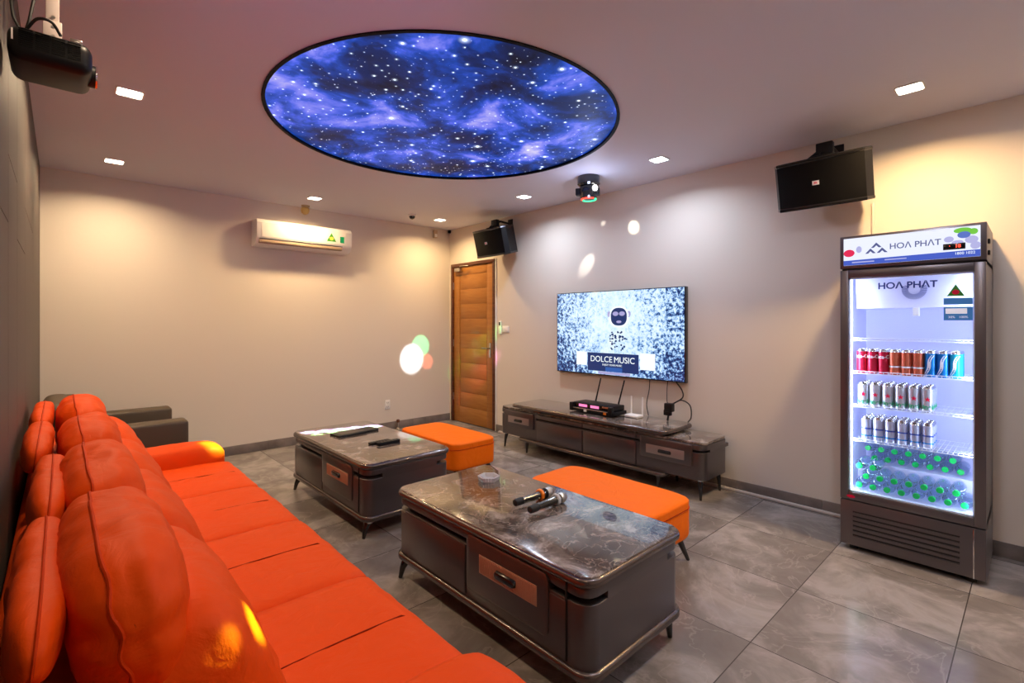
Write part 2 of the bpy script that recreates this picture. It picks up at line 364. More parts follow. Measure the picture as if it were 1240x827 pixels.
# door
fr = MB()
for a in ((XR-.02, XR+.09, DY0, DY0+.045, 0, DZ-.0455), (XR-.02, XR+.09, DY1-.045, DY1, 0, DZ-.0455), (XR-.02, XR+.09, DY0, DY1, DZ-.045, DZ)): fr.box(*a, .004)
door = struct(fr, 'door_1', 'wooddark')
dl = MB().box(XR+.015, XR+.055, DY0+.047, DY1-.047, .01, DZ-.047)
y0, y1 = DY0+.047, DY1-.047
for a in ((y0, y0+.13, .01, DZ-.047), (y1-.13, y1, .01, DZ-.047), (y0+.1305, y1-.1305, .01, .22), (y0+.1305, y1-.1305, DZ-.16, DZ-.047)): dl.box(XR+.001, XR+.02, a[0], a[1], a[2], a[3], .002)
zz = [.22+i*(DZ-.16-.22)/9 for i in range(10)]
for a, b_ in zip(zz, zz[1:]): dl.box(XR+.006, XR+.02, y0+.137, y1-.137, a+.0012, b_-.0012, .002)
leaf = dl.obj('door_leaf', 'wood', door)
hd = MB().box(XR-.008, XR, y0+.035, y0+.075, .93, 1.12, .003).cyl((XR, y0+.055, 1.05), (XR-.05, y0+.055, 1.05), .008).tube([(XR-.05, y0+.05, 1.05), (XR-.05, y0+.17, 1.055)], .009).cyl((XR, y0+.055, .965), (XR-.014, y0+.055, .965), .014)
hd.obj('door_handle', 'steel', door)
cl = MB().box(XR-.05, XR, y1-.20, y1-.07, DZ-.115, DZ-.065, .006).tube([(XR-.03, y1-.18, DZ-.06), (XR-.10, y1-.27, DZ-.055), (XR-.05, y1-.38, DZ-.05)], .007)
cl.obj('door_closer', 'steel', door)
hg = MB()
for z in (.3, 1.05, 1.85): hg.cyl((XR-.006, y1+.004, z), (XR-.006, y1+.004, z+.1), .007)
hg.obj('hinge', 'steel', door)
# white jamb strip beside door and floor conduit along wall
tag(MB().box(XR-.011, XR, DY0-.024, DY0-.002, 0, DZ, .003).obj('trim_1', 'white'), kind='structure')
tag(MB().box(XR-.045, XR-.014, .25, 4.62, .001, .022, .006).obj('cable_duct', 'pipe'), 'low pale cable duct running along the floor at the television wall skirting', 'cable duct')
tag(MB().box(XR-.014, XR-.0005, .762, .774, 1.93, 2.20, .003).obj('cable_conduit', 'wall'), 'thin wall-coloured cable conduit dropping from big speaker to fridge top', 'conduit')

# ------------------------------------------------------------------ ceiling light box
g = thing('starry_ceiling_light', (GC[0], GC[1], H), 'large round ceiling light box printed with a blue starry night sky', 'ceiling light')
MB().lathe([(GR-.004, .012), (.001, .0121), (.001, .03), (GR-.004, .03)], 96).obj('light_panel', 'galaxy', g)
MB().lathe([(GR+.004, .001), (GR+.006, -.007), (GR-.014, -.007), (GR-.014, .011), (GR-.001, .011), (GR-.001, .001), (GR+.004, .001)], 96, caps=False).obj('rim', 'grille', g)

# ------------------------------------------------------------------ downlights
def downlight(x, y, warm, label, power, col=(1, .73, .44)):
    d = thing('ceiling_downlight', (x, y, H), label, 'downlight', 'square recessed ceiling downlights')
    fm = MB(); s = .066
    fm.loft([rr(-s, s, -s, s, .02, 0), rr(-s, s, -s, s, .02, -.005), rr(-s+.008, s-.008, -s+.008, s-.008, .016, -.006), rr(-s+.01, s-.01, -s+.01, s-.01, .014, 0)], caps=False)
    fm.obj('frame', 'white', d)
    e = MB(); slab(e, -s+.009, s-.009, -s+.009, s-.009, .015, -.004, -.0015); e.obj('diffuser', 'down_w' if warm else 'down_c', d)
    l = bpy.data.lights.new('downlight_lamp', 'AREA'); l.shape = 'DISK'; l.size = .12; l.energy = power; l.color = col if warm else (.72, .82, 1.)
    l.spread = math.radians(152)
    o = bpy.data.objects.new('downlight_lamp', l); C.objects.link(o); o.location = (x, y, H-.012)
PW = 19
spots_ = [(.29, 3.54, 1, 'warm square ceiling downlight nearest the projector above the sofa', PW),
 (.32, 5.12, 1, 'warm square ceiling downlight in the far left corner above the brown armchair', PW),
 (1.97, 5.20, 1, 'warm square ceiling downlight just in front of the air conditioner', PW*1.1, (1, .68, .34)),
 (3.56, 5.20, 1, 'warm ceiling downlight above the wooden door corner', PW*.9, (1, .68, .34)),
 (3.55, 3.65, 0, 'cool white ceiling downlight between small speaker and disco light', PW*.7),
 (3.54, 2.08, 0, 'cool white ceiling downlight between disco light and big speaker', PW*.6),
 (3.50, .49, 1, 'warm square ceiling downlight above the drinks fridge', PW*1.5, (1, .64, .30))]
for s_ in spots_: downlight(*s_)
# lamps further along the same rows, outside the picture
for x, y, p in ((.3, 1.9, 10), (.3, .3, 9), (1.9, .3, 18), (3.5, -.9, 12)):
    l = bpy.data.lights.new('row_lamp', 'AREA'); l.shape = 'DISK'; l.size = .12; l.energy = p; l.color = (1, .76, .50) if x < 1 else (.80, .84, 1.)
    o = bpy.data.objects.new('row_lamp', l); C.objects.link(o); o.location = (x, y, H-.012)

# ------------------------------------------------------------------ sofa
sofa = thing('sofa', (0, 0, 0), 'long bright orange leather four-seat sofa with puffy headrests along dark wall', 'sofa')
SB = (1.05, 1.74, 2.45, 3.13, 3.82)
SB_ = [(a+b)/2 for a, b in zip(SB, SB[1:])]; SW = [(b-a)/2 for a, b in zip(SB, SB[1:])]
MB().box(-.10, .80, .76, 4.06, .06, .30, .02).obj('base', 'orange', sofa)
MB().box(-.115, .06, .80, 4.03, .25, .69, .03, seg=4).obj('back_frame', 'orange', sofa)
for x in (0., .72):
    for y in (.86, 2.45, 3.98): MB().cyl((x, y, .062), (x, y, 0), .03, .022).obj('foot', 'leg', sofa)
def seatfn(p):
    q = p.copy(); q.z += .10*(1-abs(p.x)**2)*(1-abs(p.y)**4)*(1 if p.z > 0 else 0); return q
for i, (c, w) in enumerate(zip(SB_, SW)):
    sc_ = soft(.555, c, .35, .315, w+.001, .085, 6, 20, seatfn, wr=.006, seed=i, ky=28).obj('seat_cushion', 'orange', sofa, 60)
    st = []
    for t in range(25):
        u = -1+2*t/24; x = .555+u*.30; z = .35+.085*(1+.10*(1-u*u)) - .0035 - (.03*max(0, u-.86)/.14 if u > .86 else 0)
        st.append((x, c, z+.002))
    MB().tube(st, .0028, 6).obj('seam', 'seam', sc_)
def backfn(p):
    q = p.copy(); q.x *= 1-.35*abs(p.z)**3*(1 if p.z > 0 else .2); q.x += .12*(1-p.y**2)*(p.x > 0); return q
for i, (c, w) in enumerate(zip(SB_, SW)):
    R_ = Matrix.Translation((.225, c, .60)) @ Matrix.Rotation(math.radians(-21), 4, 'Y')
    bc = soft(0, 0, 0, .125, w-.004, .235, 4.5, 18, backfn, m=R_, wr=.012, seed=10+i).obj('back_cushion', 'orange', sofa, 60)
def headfn(p):
    q = p.copy(); e = min(1, abs(p.y)); q.x *= (1-.34*e**8)*(1-.22*abs(p.z)**4); q.z *= 1-.07*e**8
    # gathered folds near the ends
    if e > .7: q.x += .16*math.sin(p.z*11+2*p.x+4*p.y)*(e-.7)*math.copysign(1, p.x); q.z += .05*math.sin(p.x*9+p.y*3)*(e-.7)
    return q
def ring(sy, sz, k, f=1., n=64, x=.0):
    o = []
    for j in range(n):
        a = 2*PI*j/n; c_, s_ = math.cos(a), math.sin(a); l = (abs(c_)**k+abs(s_)**k)**(1/k); y, z = c_/l, s_/l
        z2 = z*(1-.07*min(1, abs(y))**8); o.append((x, y*sy*f, z2*sz*f))
    return o
hz = [(.10, .815), (.10, .815), (.095, .82), (.085, .83)]
for i, (c, w) in enumerate(zip(SB_, SW)):
    R_ = Matrix.Translation((hz[i][0], c, hz[i][1])) @ Matrix.Rotation(math.radians(-9+2*i), 4, 'Y')
    h = soft(0, 0, 0, .102, w-.004, .152, 3.6, 30, headfn, m=R_, wr=.012, seed=20+i).obj('headrest', 'orange', sofa, 60)
    piping(R_, (.102, w-.004, .152), 3.6, headfn, .012, 20+i, .0038, -.32).obj('piping', 'piping', h)
rz_ = [(-.032, .845), (-.026, .858), (-.068, .880), (-.070, .888)]
def rollfn(p):
    q = p.copy(); e = abs(p.y); q.x *= 1-.22*e**10; q.z *= 1-.15*e**10; return q
for i, (c, w) in enumerate(zip(SB_, SW)):
    R_ = Matrix.Translation((rz_[i][0], c, rz_[i][1])) @ Matrix.Rotation(math.radians(6), 4, 'Y')
    h = soft(0, 0, 0, .044, w-.006, .068, 3.2, 24, rollfn, m=R_, wr=.012, seed=30+i).obj('headrest_back_roll', 'orange', sofa, 60)
    piping(R_, (.044, w-.006, .068), 3.2, rollfn, .012, 30+i, .0028).obj('piping', 'piping', h)
def armfn(p):
    q = p.copy()
    if p.z > 0: q.y *= 1.06
    q.z += .06*(1-p.y**2)*(p.z > 0); return q
for c in (.895, 3.955):
    ar = soft(.385, c, .30, .46, .135, .24, 7, 20, armfn, wr=.005, seed=c).obj('armrest', 'orange', sofa, 60)

# brown armchair beyond
ac = thing('armchair', (0, 0, 0), 'dark olive-brown leather armchair in far corner behind the orange sofa', 'armchair')
MB().box(-.08, .72, 4.72, 5.56, .08, .34, .02, seg=3).obj('base', 'olive', ac)
soft(.36, 5.14, .38, .33, .36, .07, 7, 10).obj('seat_cushion', 'olive', ac, 60)
for c in (4.74, 5.54): 
    MB().box(-.06, .76, c-.085, c+.085, .08, .60, .03, seg=4).obj('armrest', 'olive', ac)
soft(.02, 5.14, .58, .11, .33, .23, 4, 12).obj('backrest', 'olive', ac, 60)
soft(-.02, 5.10, .735, .085, .34, .085, 3, 12).obj('headrest', 'olive', ac, 60)
for x in (0, .68):
    for y in (4.74, 5.54): MB().cyl((x, y, .09), (x, y, 0), .025, .02).obj('foot', 'leg', ac)

# ------------------------------------------------------------------ coffee tables (local: centre origin)
def legpart(parent, x, y, h, dx, dy, r=.021):
    lg = MB().tube([(x, y, h), (x+dx*.35, y+dy*.35, h*.8), (x+dx*.7, y+dy*.7, h*.5), (x+dx, y+dy, 0)], [r*1.25, r*1.1, r*.8, r*.5], 14).obj('leg', 'leg', parent)
    MB().lathe([(r*1.5, 0), (r*1.6, .006), (r*1.6, .016), (r*1.4, .02)], 18, Matrix.Translation((x, y, h-.016))).obj('collar', 'chrome', lg)
def coffee_table(loc, label, LX=.34, LY=.675):
    t = thing('coffee_table', loc, label, 'coffee table', 'marble topped coffee tables')
    HT = .48
    rim = MB(); slab(rim, -LX, LX, -LY, LY, .075, .440, .476, .016, 8); rim.obj('top_rim', 'bronze2', t)
    tp = MB(); slab(tp, -LX+.012, LX-.012, -LY+.012, LY-.012, .065, .470, HT, .004, 8); tp.obj('marble_top', 'marble', t)
    a = .016
    core = MB(); slab(core, -LX+.05, LX-.05, -LY+.05, LY-.05, .05, .135, .442, 0, 8); core.obj('core', 'dark', t)
    cab = MB(); slab(cab, -LX+a, LX-a, -LY+a, LY-a, .065, .138, .376, .003, 8)
    slab(cab, -LX+a, LX-a, -LY+a, LY-a, .065, .400, .436, .006, 8)
    # fill between slots: both end faces and the middle of the long sides
    cab.box(-LX+.13, LX-.13, -LY+a, -LY+a+.03, .370, .405).box(-LX+.13, LX-.13, LY-a-.03, LY-a, .370, .405)
    cab.box(-LX+a, -LX+a+.03, -.475, .025, .370, .405).box(LX-a-.03, LX-a, -.025, .475, .370, .405)
    cab.obj('cabinet', 'bronze', t)
    br = MB(); slab(br, -LX, LX, -LY, LY, .075, .104, .142, .015, 8); br.obj('base_rail', 'bronze2', t)
    for s in (-1, 1):   # long faces: door on one half, drawer on the other
        x = s*(LX-a)
        def ysort(u, v): return sorted((-s*u, -s*v))
        def fb(mb, ya, yb, za, zb, t0, t1, bev=.002):
            xs = sorted((x+s*t0, x+s*t1)); q = ysort(ya, yb); return mb.box(xs[0], xs[1], q[0], q[1], za, zb, bev)
        fb(MB(), .045, LY-.07, .150, .372, -.004, .006).obj('door', 'bronze', t)
        fb(MB(), -.561, -.556, .150, .436, -.01, .0052, 0).obj('gap_shade_strip', 'dark', t); fb(MB(), .036, .044, .150, .372, -.01, .0052, 0).obj('gap_shade_strip', 'dark', t)  # dark strips laid on as the shade in the joints
        dr = fb(MB(), -.555, .035, .150, .366, -.004, .004)
        q0, q1 = ysort(-.475, .025)
        dr.loft([[(x+s*.003, yy, zz_) for yy, zz_, _ in rr(q0, q1, .195, .434, .03, 0)],
                 [(x+s*.010, yy, zz_) for yy, zz_, _ in rr(q0, q1, .195, .434, .03, 0)],
                 [(x+s*.013, yy, zz_) for yy, zz_, _ in rr(q0+.007, q1-.007, .202, .427, .025, 0)]])
        dr = dr.obj('drawer', 'bronze', t)
        # woven ornament plate: fine slanted ribs
        om = MB(); ya, yb, za, zb = -.42, -.07, .292, .372
        xs = sorted((x+s*.012, x+s*.015)); yy = sorted((-s*ya, -s*yb)) if s > 0 else [ya, yb]; om.box(xs[0], xs[1], yy[0], yy[1], za, zb, .001)
        k = 34
        for j in range(k):
            y_ = yy[0]+.006+(yy[1]-yy[0]-.012)*j/(k-1); lo = max(yy[0]+.004, y_-.006); hi = min(yy[1]-.004, y_+.006)
            om.tube([(x+s*.0155, lo, za+.006), (x+s*.0155, hi, zb-.006)], .0021, 5)
        plate = om.obj('ornament_plate', mat_orn, dr)
        ym = (yy[0]+yy[1])/2
        hm = MB(); X0 = x+s*.018
        hm.loft([[(X0, y_, z_) for y_, z_, _ in rr(ym-.062, ym+.062, .315, .349, .012, 0)], [(X0+s*.012, y_, z_) for y_, z_, _ in rr(ym-.058, ym+.058, .318, .346, .012, 0)], [(X0+s*.014, y_, z_) for y_, z_, _ in rr(ym-.05, ym+.05, .324, .340, .008, 0)]])
        hm.obj('handle', 'gloss', dr)
    for sx in (-1, 1):
        for sy in (-1, 1): legpart(t, sx*(LX-.06), sy*(LY-.065), .106, -.045 if sx < 0 else .01, sy*.015)
    return t
mat_orn = mat('copper_mesh_plate', (.50, .30, .21), .4, .3)
M['plate'] = mat('champagne_plate', (.34, .28, .27), .35, .5)
ct = coffee_table((1.675, 1.725, 0), 'nearer brown marble coffee table with ashtray and two microphones on it')
ct2 = dup(ct, (1.745, 3.555, 0), 'farther brown marble coffee table with flat black remotes on it')

# ------------------------------------------------------------------ stools
def ottoman(loc, label):
    o = thing('ottoman', loc, label, 'ottoman', 'orange leather ottomans')
    def topfn(p):
        q = p.copy(); q.z += .10*(1-p.x**2)*(1-p.y**4)*(p.z > 0); return q
    soft(0, 0, .232, .238, .455, .105, 9, 18, None, wr=.003).obj('upholstered_body', 'orange2', o, 60)
    tpc = soft(0, 0, .335, .242, .460, .040, 7, 18, topfn, wr=.003, seed=3).obj('top_cushion', 'orange2', o, 60)
    MB().tube([(x, y, .318) for x, y, z in rr(-.240, .240, -.458, .458, .085, 0, 8)], .003, 6, True).obj('piping', 'piping', tpc)
    for sx in (-1, 1):
        for sy in (-1, 1): MB().tube([(sx*.17, sy*.39, .135), (sx*.215, sy*.43, 0)], [.022, .010], 14).obj('leg', 'leg', o)
    return o
ot = ottoman((2.465, 1.815, 0), 'nearer orange leather ottoman tucked beside coffee table with the microphones')
dup(ot, (2.62, 3.73, 0), 'farther orange leather ottoman beside coffee table, towards the door')

# ------------------------------------------------------------------ tv stand
ts = thing('tv_stand', (0, 0, 0), 'long low bronze television cabinet with raised marble centre shelf', 'tv stand')
X0, X1, Y0, Y1 = 3.61, 4.035, 1.735, 4.10
BH = .455
b = MB(); slab(b, X0+.02, X1-.01, Y0+.02, Y1-.02, .05, .165, .44, 0, 8); b.obj('core', 'dark', ts)
def cabin(ya, yb):
    m_ = MB(); slab(m_, X0, X1, ya, yb, .07, .160, .372, .003, 8); slab(m_, X0, X1, ya, yb, .07, .392, .432, .003, 8)
    return m_
cb = cabin(Y0, Y1)
cb.box(X0+.10, X1, Y0, Y0+.03, .368, .395).box(X0+.10, X1, Y1-.03, Y1, .368, .395)
cb.box(X0, X0+.03, 1.86, 2.30, .368, .395).box(X0, X0+.03, 3.53, 3.98, .368, .395)
cb.obj('cabinet', 'bronze', ts)
tm = MB(); slab(tm, X0+.004, X1, Y0+.004, Y1-.004, .066, .433, BH, .005, 8); tm.obj('marble_top', 'marble', ts)
for ya, yb in ((2.335, 2.905), (2.92, 3.515)):
    MB().box(X0-.012, X0+.004, ya, yb, .165, .365, .003).obj('door', 'bronze', ts)
    MB().box(X0-.012, X0+.004, ya, yb, .395, .43, .003).obj('door_rail', 'bronze', ts)
for ya, yb in ((1.83, 2.29), (3.56, 4.0)):
    d = MB().loft([[(X0+.002, y, z) for y, z, _ in rr(ya, yb, .262, .43, .018, 0)], [(X0-.014, y, z) for y, z, _ in rr(ya, yb, .262, .43, .018, 0)], [(X0-.017, y, z) for y, z, _ in rr(ya+.006, yb-.006, .268, .424, .014, 0)]]).obj('drawer', 'bronze', ts)
    MB().box(X0-.020, X0-.015, ya+.06, yb-.06, .300, .372, .002).obj('ornament_plate', 'plate', d)
    ym = (ya+yb)/2
    hm = MB().loft([[(X0-.018, y, z) for y, z, _ in rr(ym-.06, ym+.06, .318, .348, .012, 0)], [(X0-.034, y, z) for y, z, _ in rr(ym-.052, ym+.052, .322, .344, .010, 0)]]); hm.obj('handle', 'gloss', d)
b = MB(); slab(b, X0-.045, X1-.02, 2.05, 3.78, .06, .128, .162, .014, 8); b.obj('base_rail', 'bronze2', ts)
b = MB(); slab(b, X0-.01, X1-.04, 2.30, 3.72, .02, BH, .478, 0, 4); b.obj('shelf_spacer', 'dark', ts)
MB().box(X0-.02, X0+.05, 2.08, 2.42, BH, .476, .004).obj('shelf_bracket', 'bronze2', ts); MB().box(X0-.02, X0+.05, 3.45, 3.70, BH, .476, .004).obj('shelf_bracket', 'bronze2', ts)
b = MB(); slab(b, X0-.05, 4.05, 2.03, 3.88, .07, .474, .506, .014, 8); sl = b.obj('shelf_rim', 'bronze2', ts)
b = MB(); slab(b, X0-.04, 4.04, 2.04, 3.87, .062, .500, .510, .003, 8); b.obj('raised_marble_shelf', 'marble', ts)
for y, dy in ((Y0+.06, -.015), (Y1-.06, .015)):
    for x, dx in ((X0+.06, -.025), (X1-.07, .015)): legpart(ts, x, y, .162, dx, dy, .018)
for y in (2.14, 3.69):
    for x in (X0+.03, X1-.10): legpart(ts, x, y, .13, -.01 if x < 3.7 else .01, 0, .018)

# ------------------------------------------------------------------ television
tv = thing('television', (4.03, 2.862, 1.276), 'large wall-mounted flat television showing a frosty blue and white picture', 'television')
MB().box(-.002, .048, -.756, .756, -.428, .428, .004).obj('bezel', 'gloss', tv)
MB().box(-.0035, -.0018, -.746, .746, -.416, .420).obj('screen', 'tvpic', tv)
def sc(name, m, pts, parent=tv, d=-.0042, h=.0006): return MB().poly(pts, h, at((d, 0, 0))).obj(name, m, parent)
def rect(x0, x1, y0, y1): return [(x0, y0), (x1, y0), (x1, y1), (x0, y1)]
# local text frame: u runs to the right as the viewer sees it (towards -y), v up
def ell(cx, cy, a, b_, n=28, k=2.): 
    o = []
    for i in range(n):
        t = 2*PI*i/n; c_, s_ = math.cos(t), math.sin(t); o.append((cx+a*math.copysign(abs(c_)**(2/k), c_), cy+b_*math.copysign(abs(s_)**(2/k), s_)))
    return o
sc('picture_caption', 'screen_navy', rect(-.325, .285, -.385, -.200))
sc('picture_caption_glow', 'screen_blue', rect(-.10, .10, -.385, -.340), d=-.0046)
sc('picture_white_block', 'screen_white', rect(-.475, -.335, -.335, -.195)); sc('picture_white_block', 'screen_white', rect(.30, .46, -.340, -.185))
sc('picture_shelf_strip', 'screen_pink', rect(-.19, .19, -.412, -.387))
sc('picture_head', 'screen_white', ell(.06, .165, .118, .105, k=2.4))
sc('picture_ear', 'screen_pink', ell(-.055, .19, .02, .03)); sc('picture_ear', 'screen_pink', ell(.175, .19, .02, .03))
sc('picture_goggles', 'screen_navy', ell(.06, .165, .094, .088, k=2.5), d=-.0052)
sc('picture_goggles_shine', 'screen_pink', ell(.022, .195, .034, .022), d=-.006); sc('picture_goggles_shine', 'screen_pink', ell(.098, .195, .034, .022), d=-.006); sc('picture_goggles_shine', 'screen_pink', ell(.062, .115, .03, .013), d=-.006)
text('screen_text', 'DOLCE', .084, 'screen_white', tv, (-.0052, .153, -.265)); text('screen_text', 'MUSIC', .084, 'screen_white', tv, (-.0052, -.122, -.265))
text('screen_text_small', 'ENJOY YOUR MUSIC', .026, 'screen_white', tv, (-.0052, .02, -.318))
fl = MB()
for i in range(46):
    a = random.uniform(0, 2*PI); r_ = math.sqrt(random.random()); fl.poly(ell(.045+.11*r_*math.cos(a), -.07+.11*r_*math.sin(a), random.uniform(.006, .013), random.uniform(.006, .013), 8), .0006, at((-.0046, 0, 0)))
fl.obj('picture_bouquet', 'screen_navy', tv)

MB().box(.046, .052, -.3, .3, -.2, .2).obj('wall_mount', 'black', tv)

# ------------------------------------------------------------------ equipment on the tv stand
ZT = .510
mx_ = thing('audio_receiver', (3.82, 2.90, ZT), 'black wireless microphone receiver with pink displays and two aerials', 'audio receiver')
MB().box(-.09, .10, -.235, .235, .045, .092, .004).box(-.12, .10, -.26, .25, .012, .045, .003).obj('case', 'black', mx_)
for y in (.23, -.23):
    MB().box(-.13, -.088, y-.02, y+.02, .012, .09, .003).obj('bracket', 'black', mx_)
for y, w in ((.11, .05), (-.03, .05)):
    MB().box(-.0925, -.090, y-w, y+w, .055, .080).obj('display', 'pinkled', mx_)
MB().box(-.123, -.120, -.20, .21, .040, .044).obj('edge_strip', 'beigep', mx_)
for y, m_ in ((.06, 'white'), (-.17, 'orangep')): MB().box(-.1235, -.1205, y-.016, y+.016, .016, .038).obj('label_sticker', m_, mx_)
for y in (.19, .05, -.10, -.18): MB().cyl((-.09, y-.012, .068), (-.10, y-.012, .068), .009).obj('knob', 'gloss', mx_)
MB().box(-.095, -.09, -.19, -.12, .07, .084).obj('display', 'steel', mx_)
for y, y2 in ((.10, .04), (-.17, -.235)): MB().tube([(.10, y, .08), (.10, y, .10), (.10, y2, .325)], [.008, .008, .006]).obj('antenna', 'black', mx_)
for y in (.2, -.2):
    MB().cyl((0, y, 0), (0, y, .013), .015).obj('foot', 'rubber', mx_)
rt = thing('wifi_router', (3.88, 2.535, ZT), 'small white router with two upright aerials on marble shelf', 'router')
MB().box(-.05, .05, -.072, .072, .0, .026, .008, seg=3).obj('case', 'white', rt)
for y in (.06, -.06): MB().tube([(.045, y, .01), (.05, y, .03), (.05, y, .185)], [.008, .0075, .006]).obj('antenna', 'white', rt)
pp = thing('power_plug', (3.95, 2.215, ZT), 'black power plug cluster hanging on its cable below the television', 'plug')
MB().box(-.03, .03, -.035, .04, .085, .16, .008).box(-.02, .02, -.015, .05, .05, .10, .006).obj('plug_body', 'black', pp)
MB().tube([(0, .01, .06), (.0, .015, .03), (.0, .02, .004)], .009).obj('cable_tail', 'rubber', pp)
def cable(pts, r, label, m='rubber'):
    # catmull-rom smoothing
    P_ = [Vector(p) for p in pts]; P_ = [P_[0]*2-P_[1]] + P_ + [P_[-1]*2-P_[-2]]; o = []
    for i in range(1, len(P_)-2):
        for t in range(8):
            u = t/8; a, b_, c_, d_ = P_[i-1:i+3]
            o.append(.5*((2*b_)+(c_-a)*u+(2*a-5*b_+4*c_-d_)*u*u+(3*b_-a-3*c_+d_)*u**3))
    o.append(P_[-2])
    return tag(MB().tube(o, r, 8).obj('cable', m), label, 'cable', 'cables below the television')
cable([(4.055, 2.475, .86), (4.05, 2.48, .75), (4.04, 2.50, .62), (4.03, 2.475, ZT+.004)], .004, 'thin wavy black cable hanging behind the white router')
cable([(4.055, 2.29, .86), (4.04, 2.29, .78), (3.97, 2.25, .68), (3.955, 2.22, .66)], .0035, 'thin straight black cable falling from television to power plug')
cable([(4.055, 2.22, .86), (4.05, 2.15, .78), (4.02, 2.13, .72), (3.98, 2.19, .67), (3.955, 2.235, .645)], .006, 'thick curved black cable looping from television down to power plug')
cable([(3.975, 2.2, .66), (4.0, 2.13, .70), (4.02, 2.06, .66), (4.02, 2.02+.03, .56), (4.0, 2.07, ZT+.006)], .005, 'black cable arching right from power plug onto shelf end')

# ------------------------------------------------------------------ things on the coffee tables
a = thing('glass_ashtray', (1.80, 2.14, .4805), 'clear cut-glass hexagonal ashtray on the nearer coffee table', 'ashtray')
def hexr(r, z, n=6): return [(r*math.cos(2*PI*i/n+.3), r*math.sin(2*PI*i/n+.3), z) for i in range(n)]
MB().loft([hexr(.058, 0), hexr(.066, .024), hexr(.060, .027), hexr(.050, .025), hexr(.036, .007)]).obj('glass_bowl', 'crystal', a, 20)
cr = MB()
for i in range(6):
    a0 = 2*PI*i/6+.3; a1 = 2*PI*(i+1)/6+.3
    for u in (.25, .5, .75):
        p = Vector((math.cos(a0), math.sin(a0), 0)).lerp(Vector((math.cos(a1), math.sin(a1), 0)), u)
        cr.tube([p*.060+Vector((0, 0, .003)), p*.0665+Vector((0, 0, .024))], .0022, 5)
cr.obj('cut_ridges', 'clear', a)
def mic(loc, rz, collar, label):
    o = thing('microphone', loc, label, 'microphone', 'wireless microphones on the coffee table', rz)
    R_ = Matrix.Rotation(PI/2, 4, 'Y')
    MB().lathe([(.010, 0), (.0165, .004), (.0185, .03), (.0175, .055)], 18, Matrix.Translation((0, 0, .027)) @ R_).obj('end_cap', 'rubber', o)
    MB().lathe([(.0165, .055), (.017, .10), (.021, .19), (.0225, .20)], 18, Matrix.Translation((0, 0, .027)) @ R_).obj('handle', 'gloss', o)
    MB().lathe([(.0245, .20), (.0265, .203), (.0265, .211), (.0245, .214)], 22, Matrix.Translation((0, 0, .027)) @ R_).obj('collar_ring', 'black', o)
    MB().lathe([(.0235, .212), (.0265, .225), (.0265, .240), (.020, .256), (.008, .262)], 20, Matrix.Translation((0, 0, .027)) @ R_).obj('grille_head', 'steel', o)
    if collar == 'orange':
        rg = MB()
        rg.loft([[(x, r_*math.cos(2*PI*j/8+PI/8), r_*math.sin(2*PI*j/8+PI/8)) for j in range(8)] for x, r_ in ((.165, .025), (.168, .029), (.182, .029), (.185, .025))], True, True, Matrix.Translation((0, 0, .027)))
        rg.obj('roll_stop_ring', 'orangep', o)
    else:
        MB().loft([[(x, r_*math.cos(2*PI*j/8+PI/8), r_*math.sin(2*PI*j/8+PI/8)) for j in range(8)] for x, r_ in ((.185, .025), (.188, .029), (.202, .029), (.205, .025))], True, True, Matrix.Translation((0, 0, .027))).obj('roll_stop_ring', 'clear', o)
    return o
mic((1.612, 1.725, .4803), math.radians(-2), 'orange', 'black microphone with orange anti-roll ring on the nearer coffee table')
mic((1.602, 1.612, .4803), math.radians(2), 'clear', 'black microphone with clear ring lying nearest on coffee table')
r_ = thing('tablet_case', (1.80, 3.66, .4803), 'flat black folded menu pad lying on the farther coffee table', 'menu pad', rz=math.radians(0))
def flat_remote(root, LX_, LY_, h, nb, rows, m='black'):
    b = MB(); slab(b, -LX_, LX_, -LY_, LY_, .008, 0, h, .003); b.obj('case', m, root)
    k = MB()
    for i in range(nb):
        for j in range(rows):
            x = -LX_*.8+1.6*LX_*i/max(1, nb-1); y = -LY_*.55+1.1*LY_*j/max(1, rows-1) if rows > 1 else 0
            k.box(x-.005, x+.005, y-.004, y+.004, h-.001, h+.0015, .001)
    k.obj('button_pad', 'rubber', root)
r_.location = (1.775, 3.80, .4803); r_.rotation_euler = (0, 0, .12)
b = MB(); slab(b, -.19, .06, -.075, .075, .008, 0, .016, .004); b.obj('case', 'rubber', r_)
b = MB(); slab(b, .055, .18, -.06, .085, .008, .0, .014, .004); b.obj('cover_flap', 'black', r_)
b = MB().box(-.16, .05, -.055, .055, .016, .0175); b.obj('dark_panel', 'panel', r_)
r2 = thing('remote_control', (1.75, 3.345, .4803), 'black remote control lying on the left of the pair', 'remote control', 'remote controls on the farther coffee table', rz=.05)
flat_remote(r2, .085, .022, .018, 7, 3)
r3 = thing('remote_control', (1.79, 3.285, .4803), 'thicker black remote control nearer table edge in front of other', 'remote control', 'remote controls on the farther coffee table', rz=.05)
flat_remote(r3, .09, .022, .024, 6, 3)

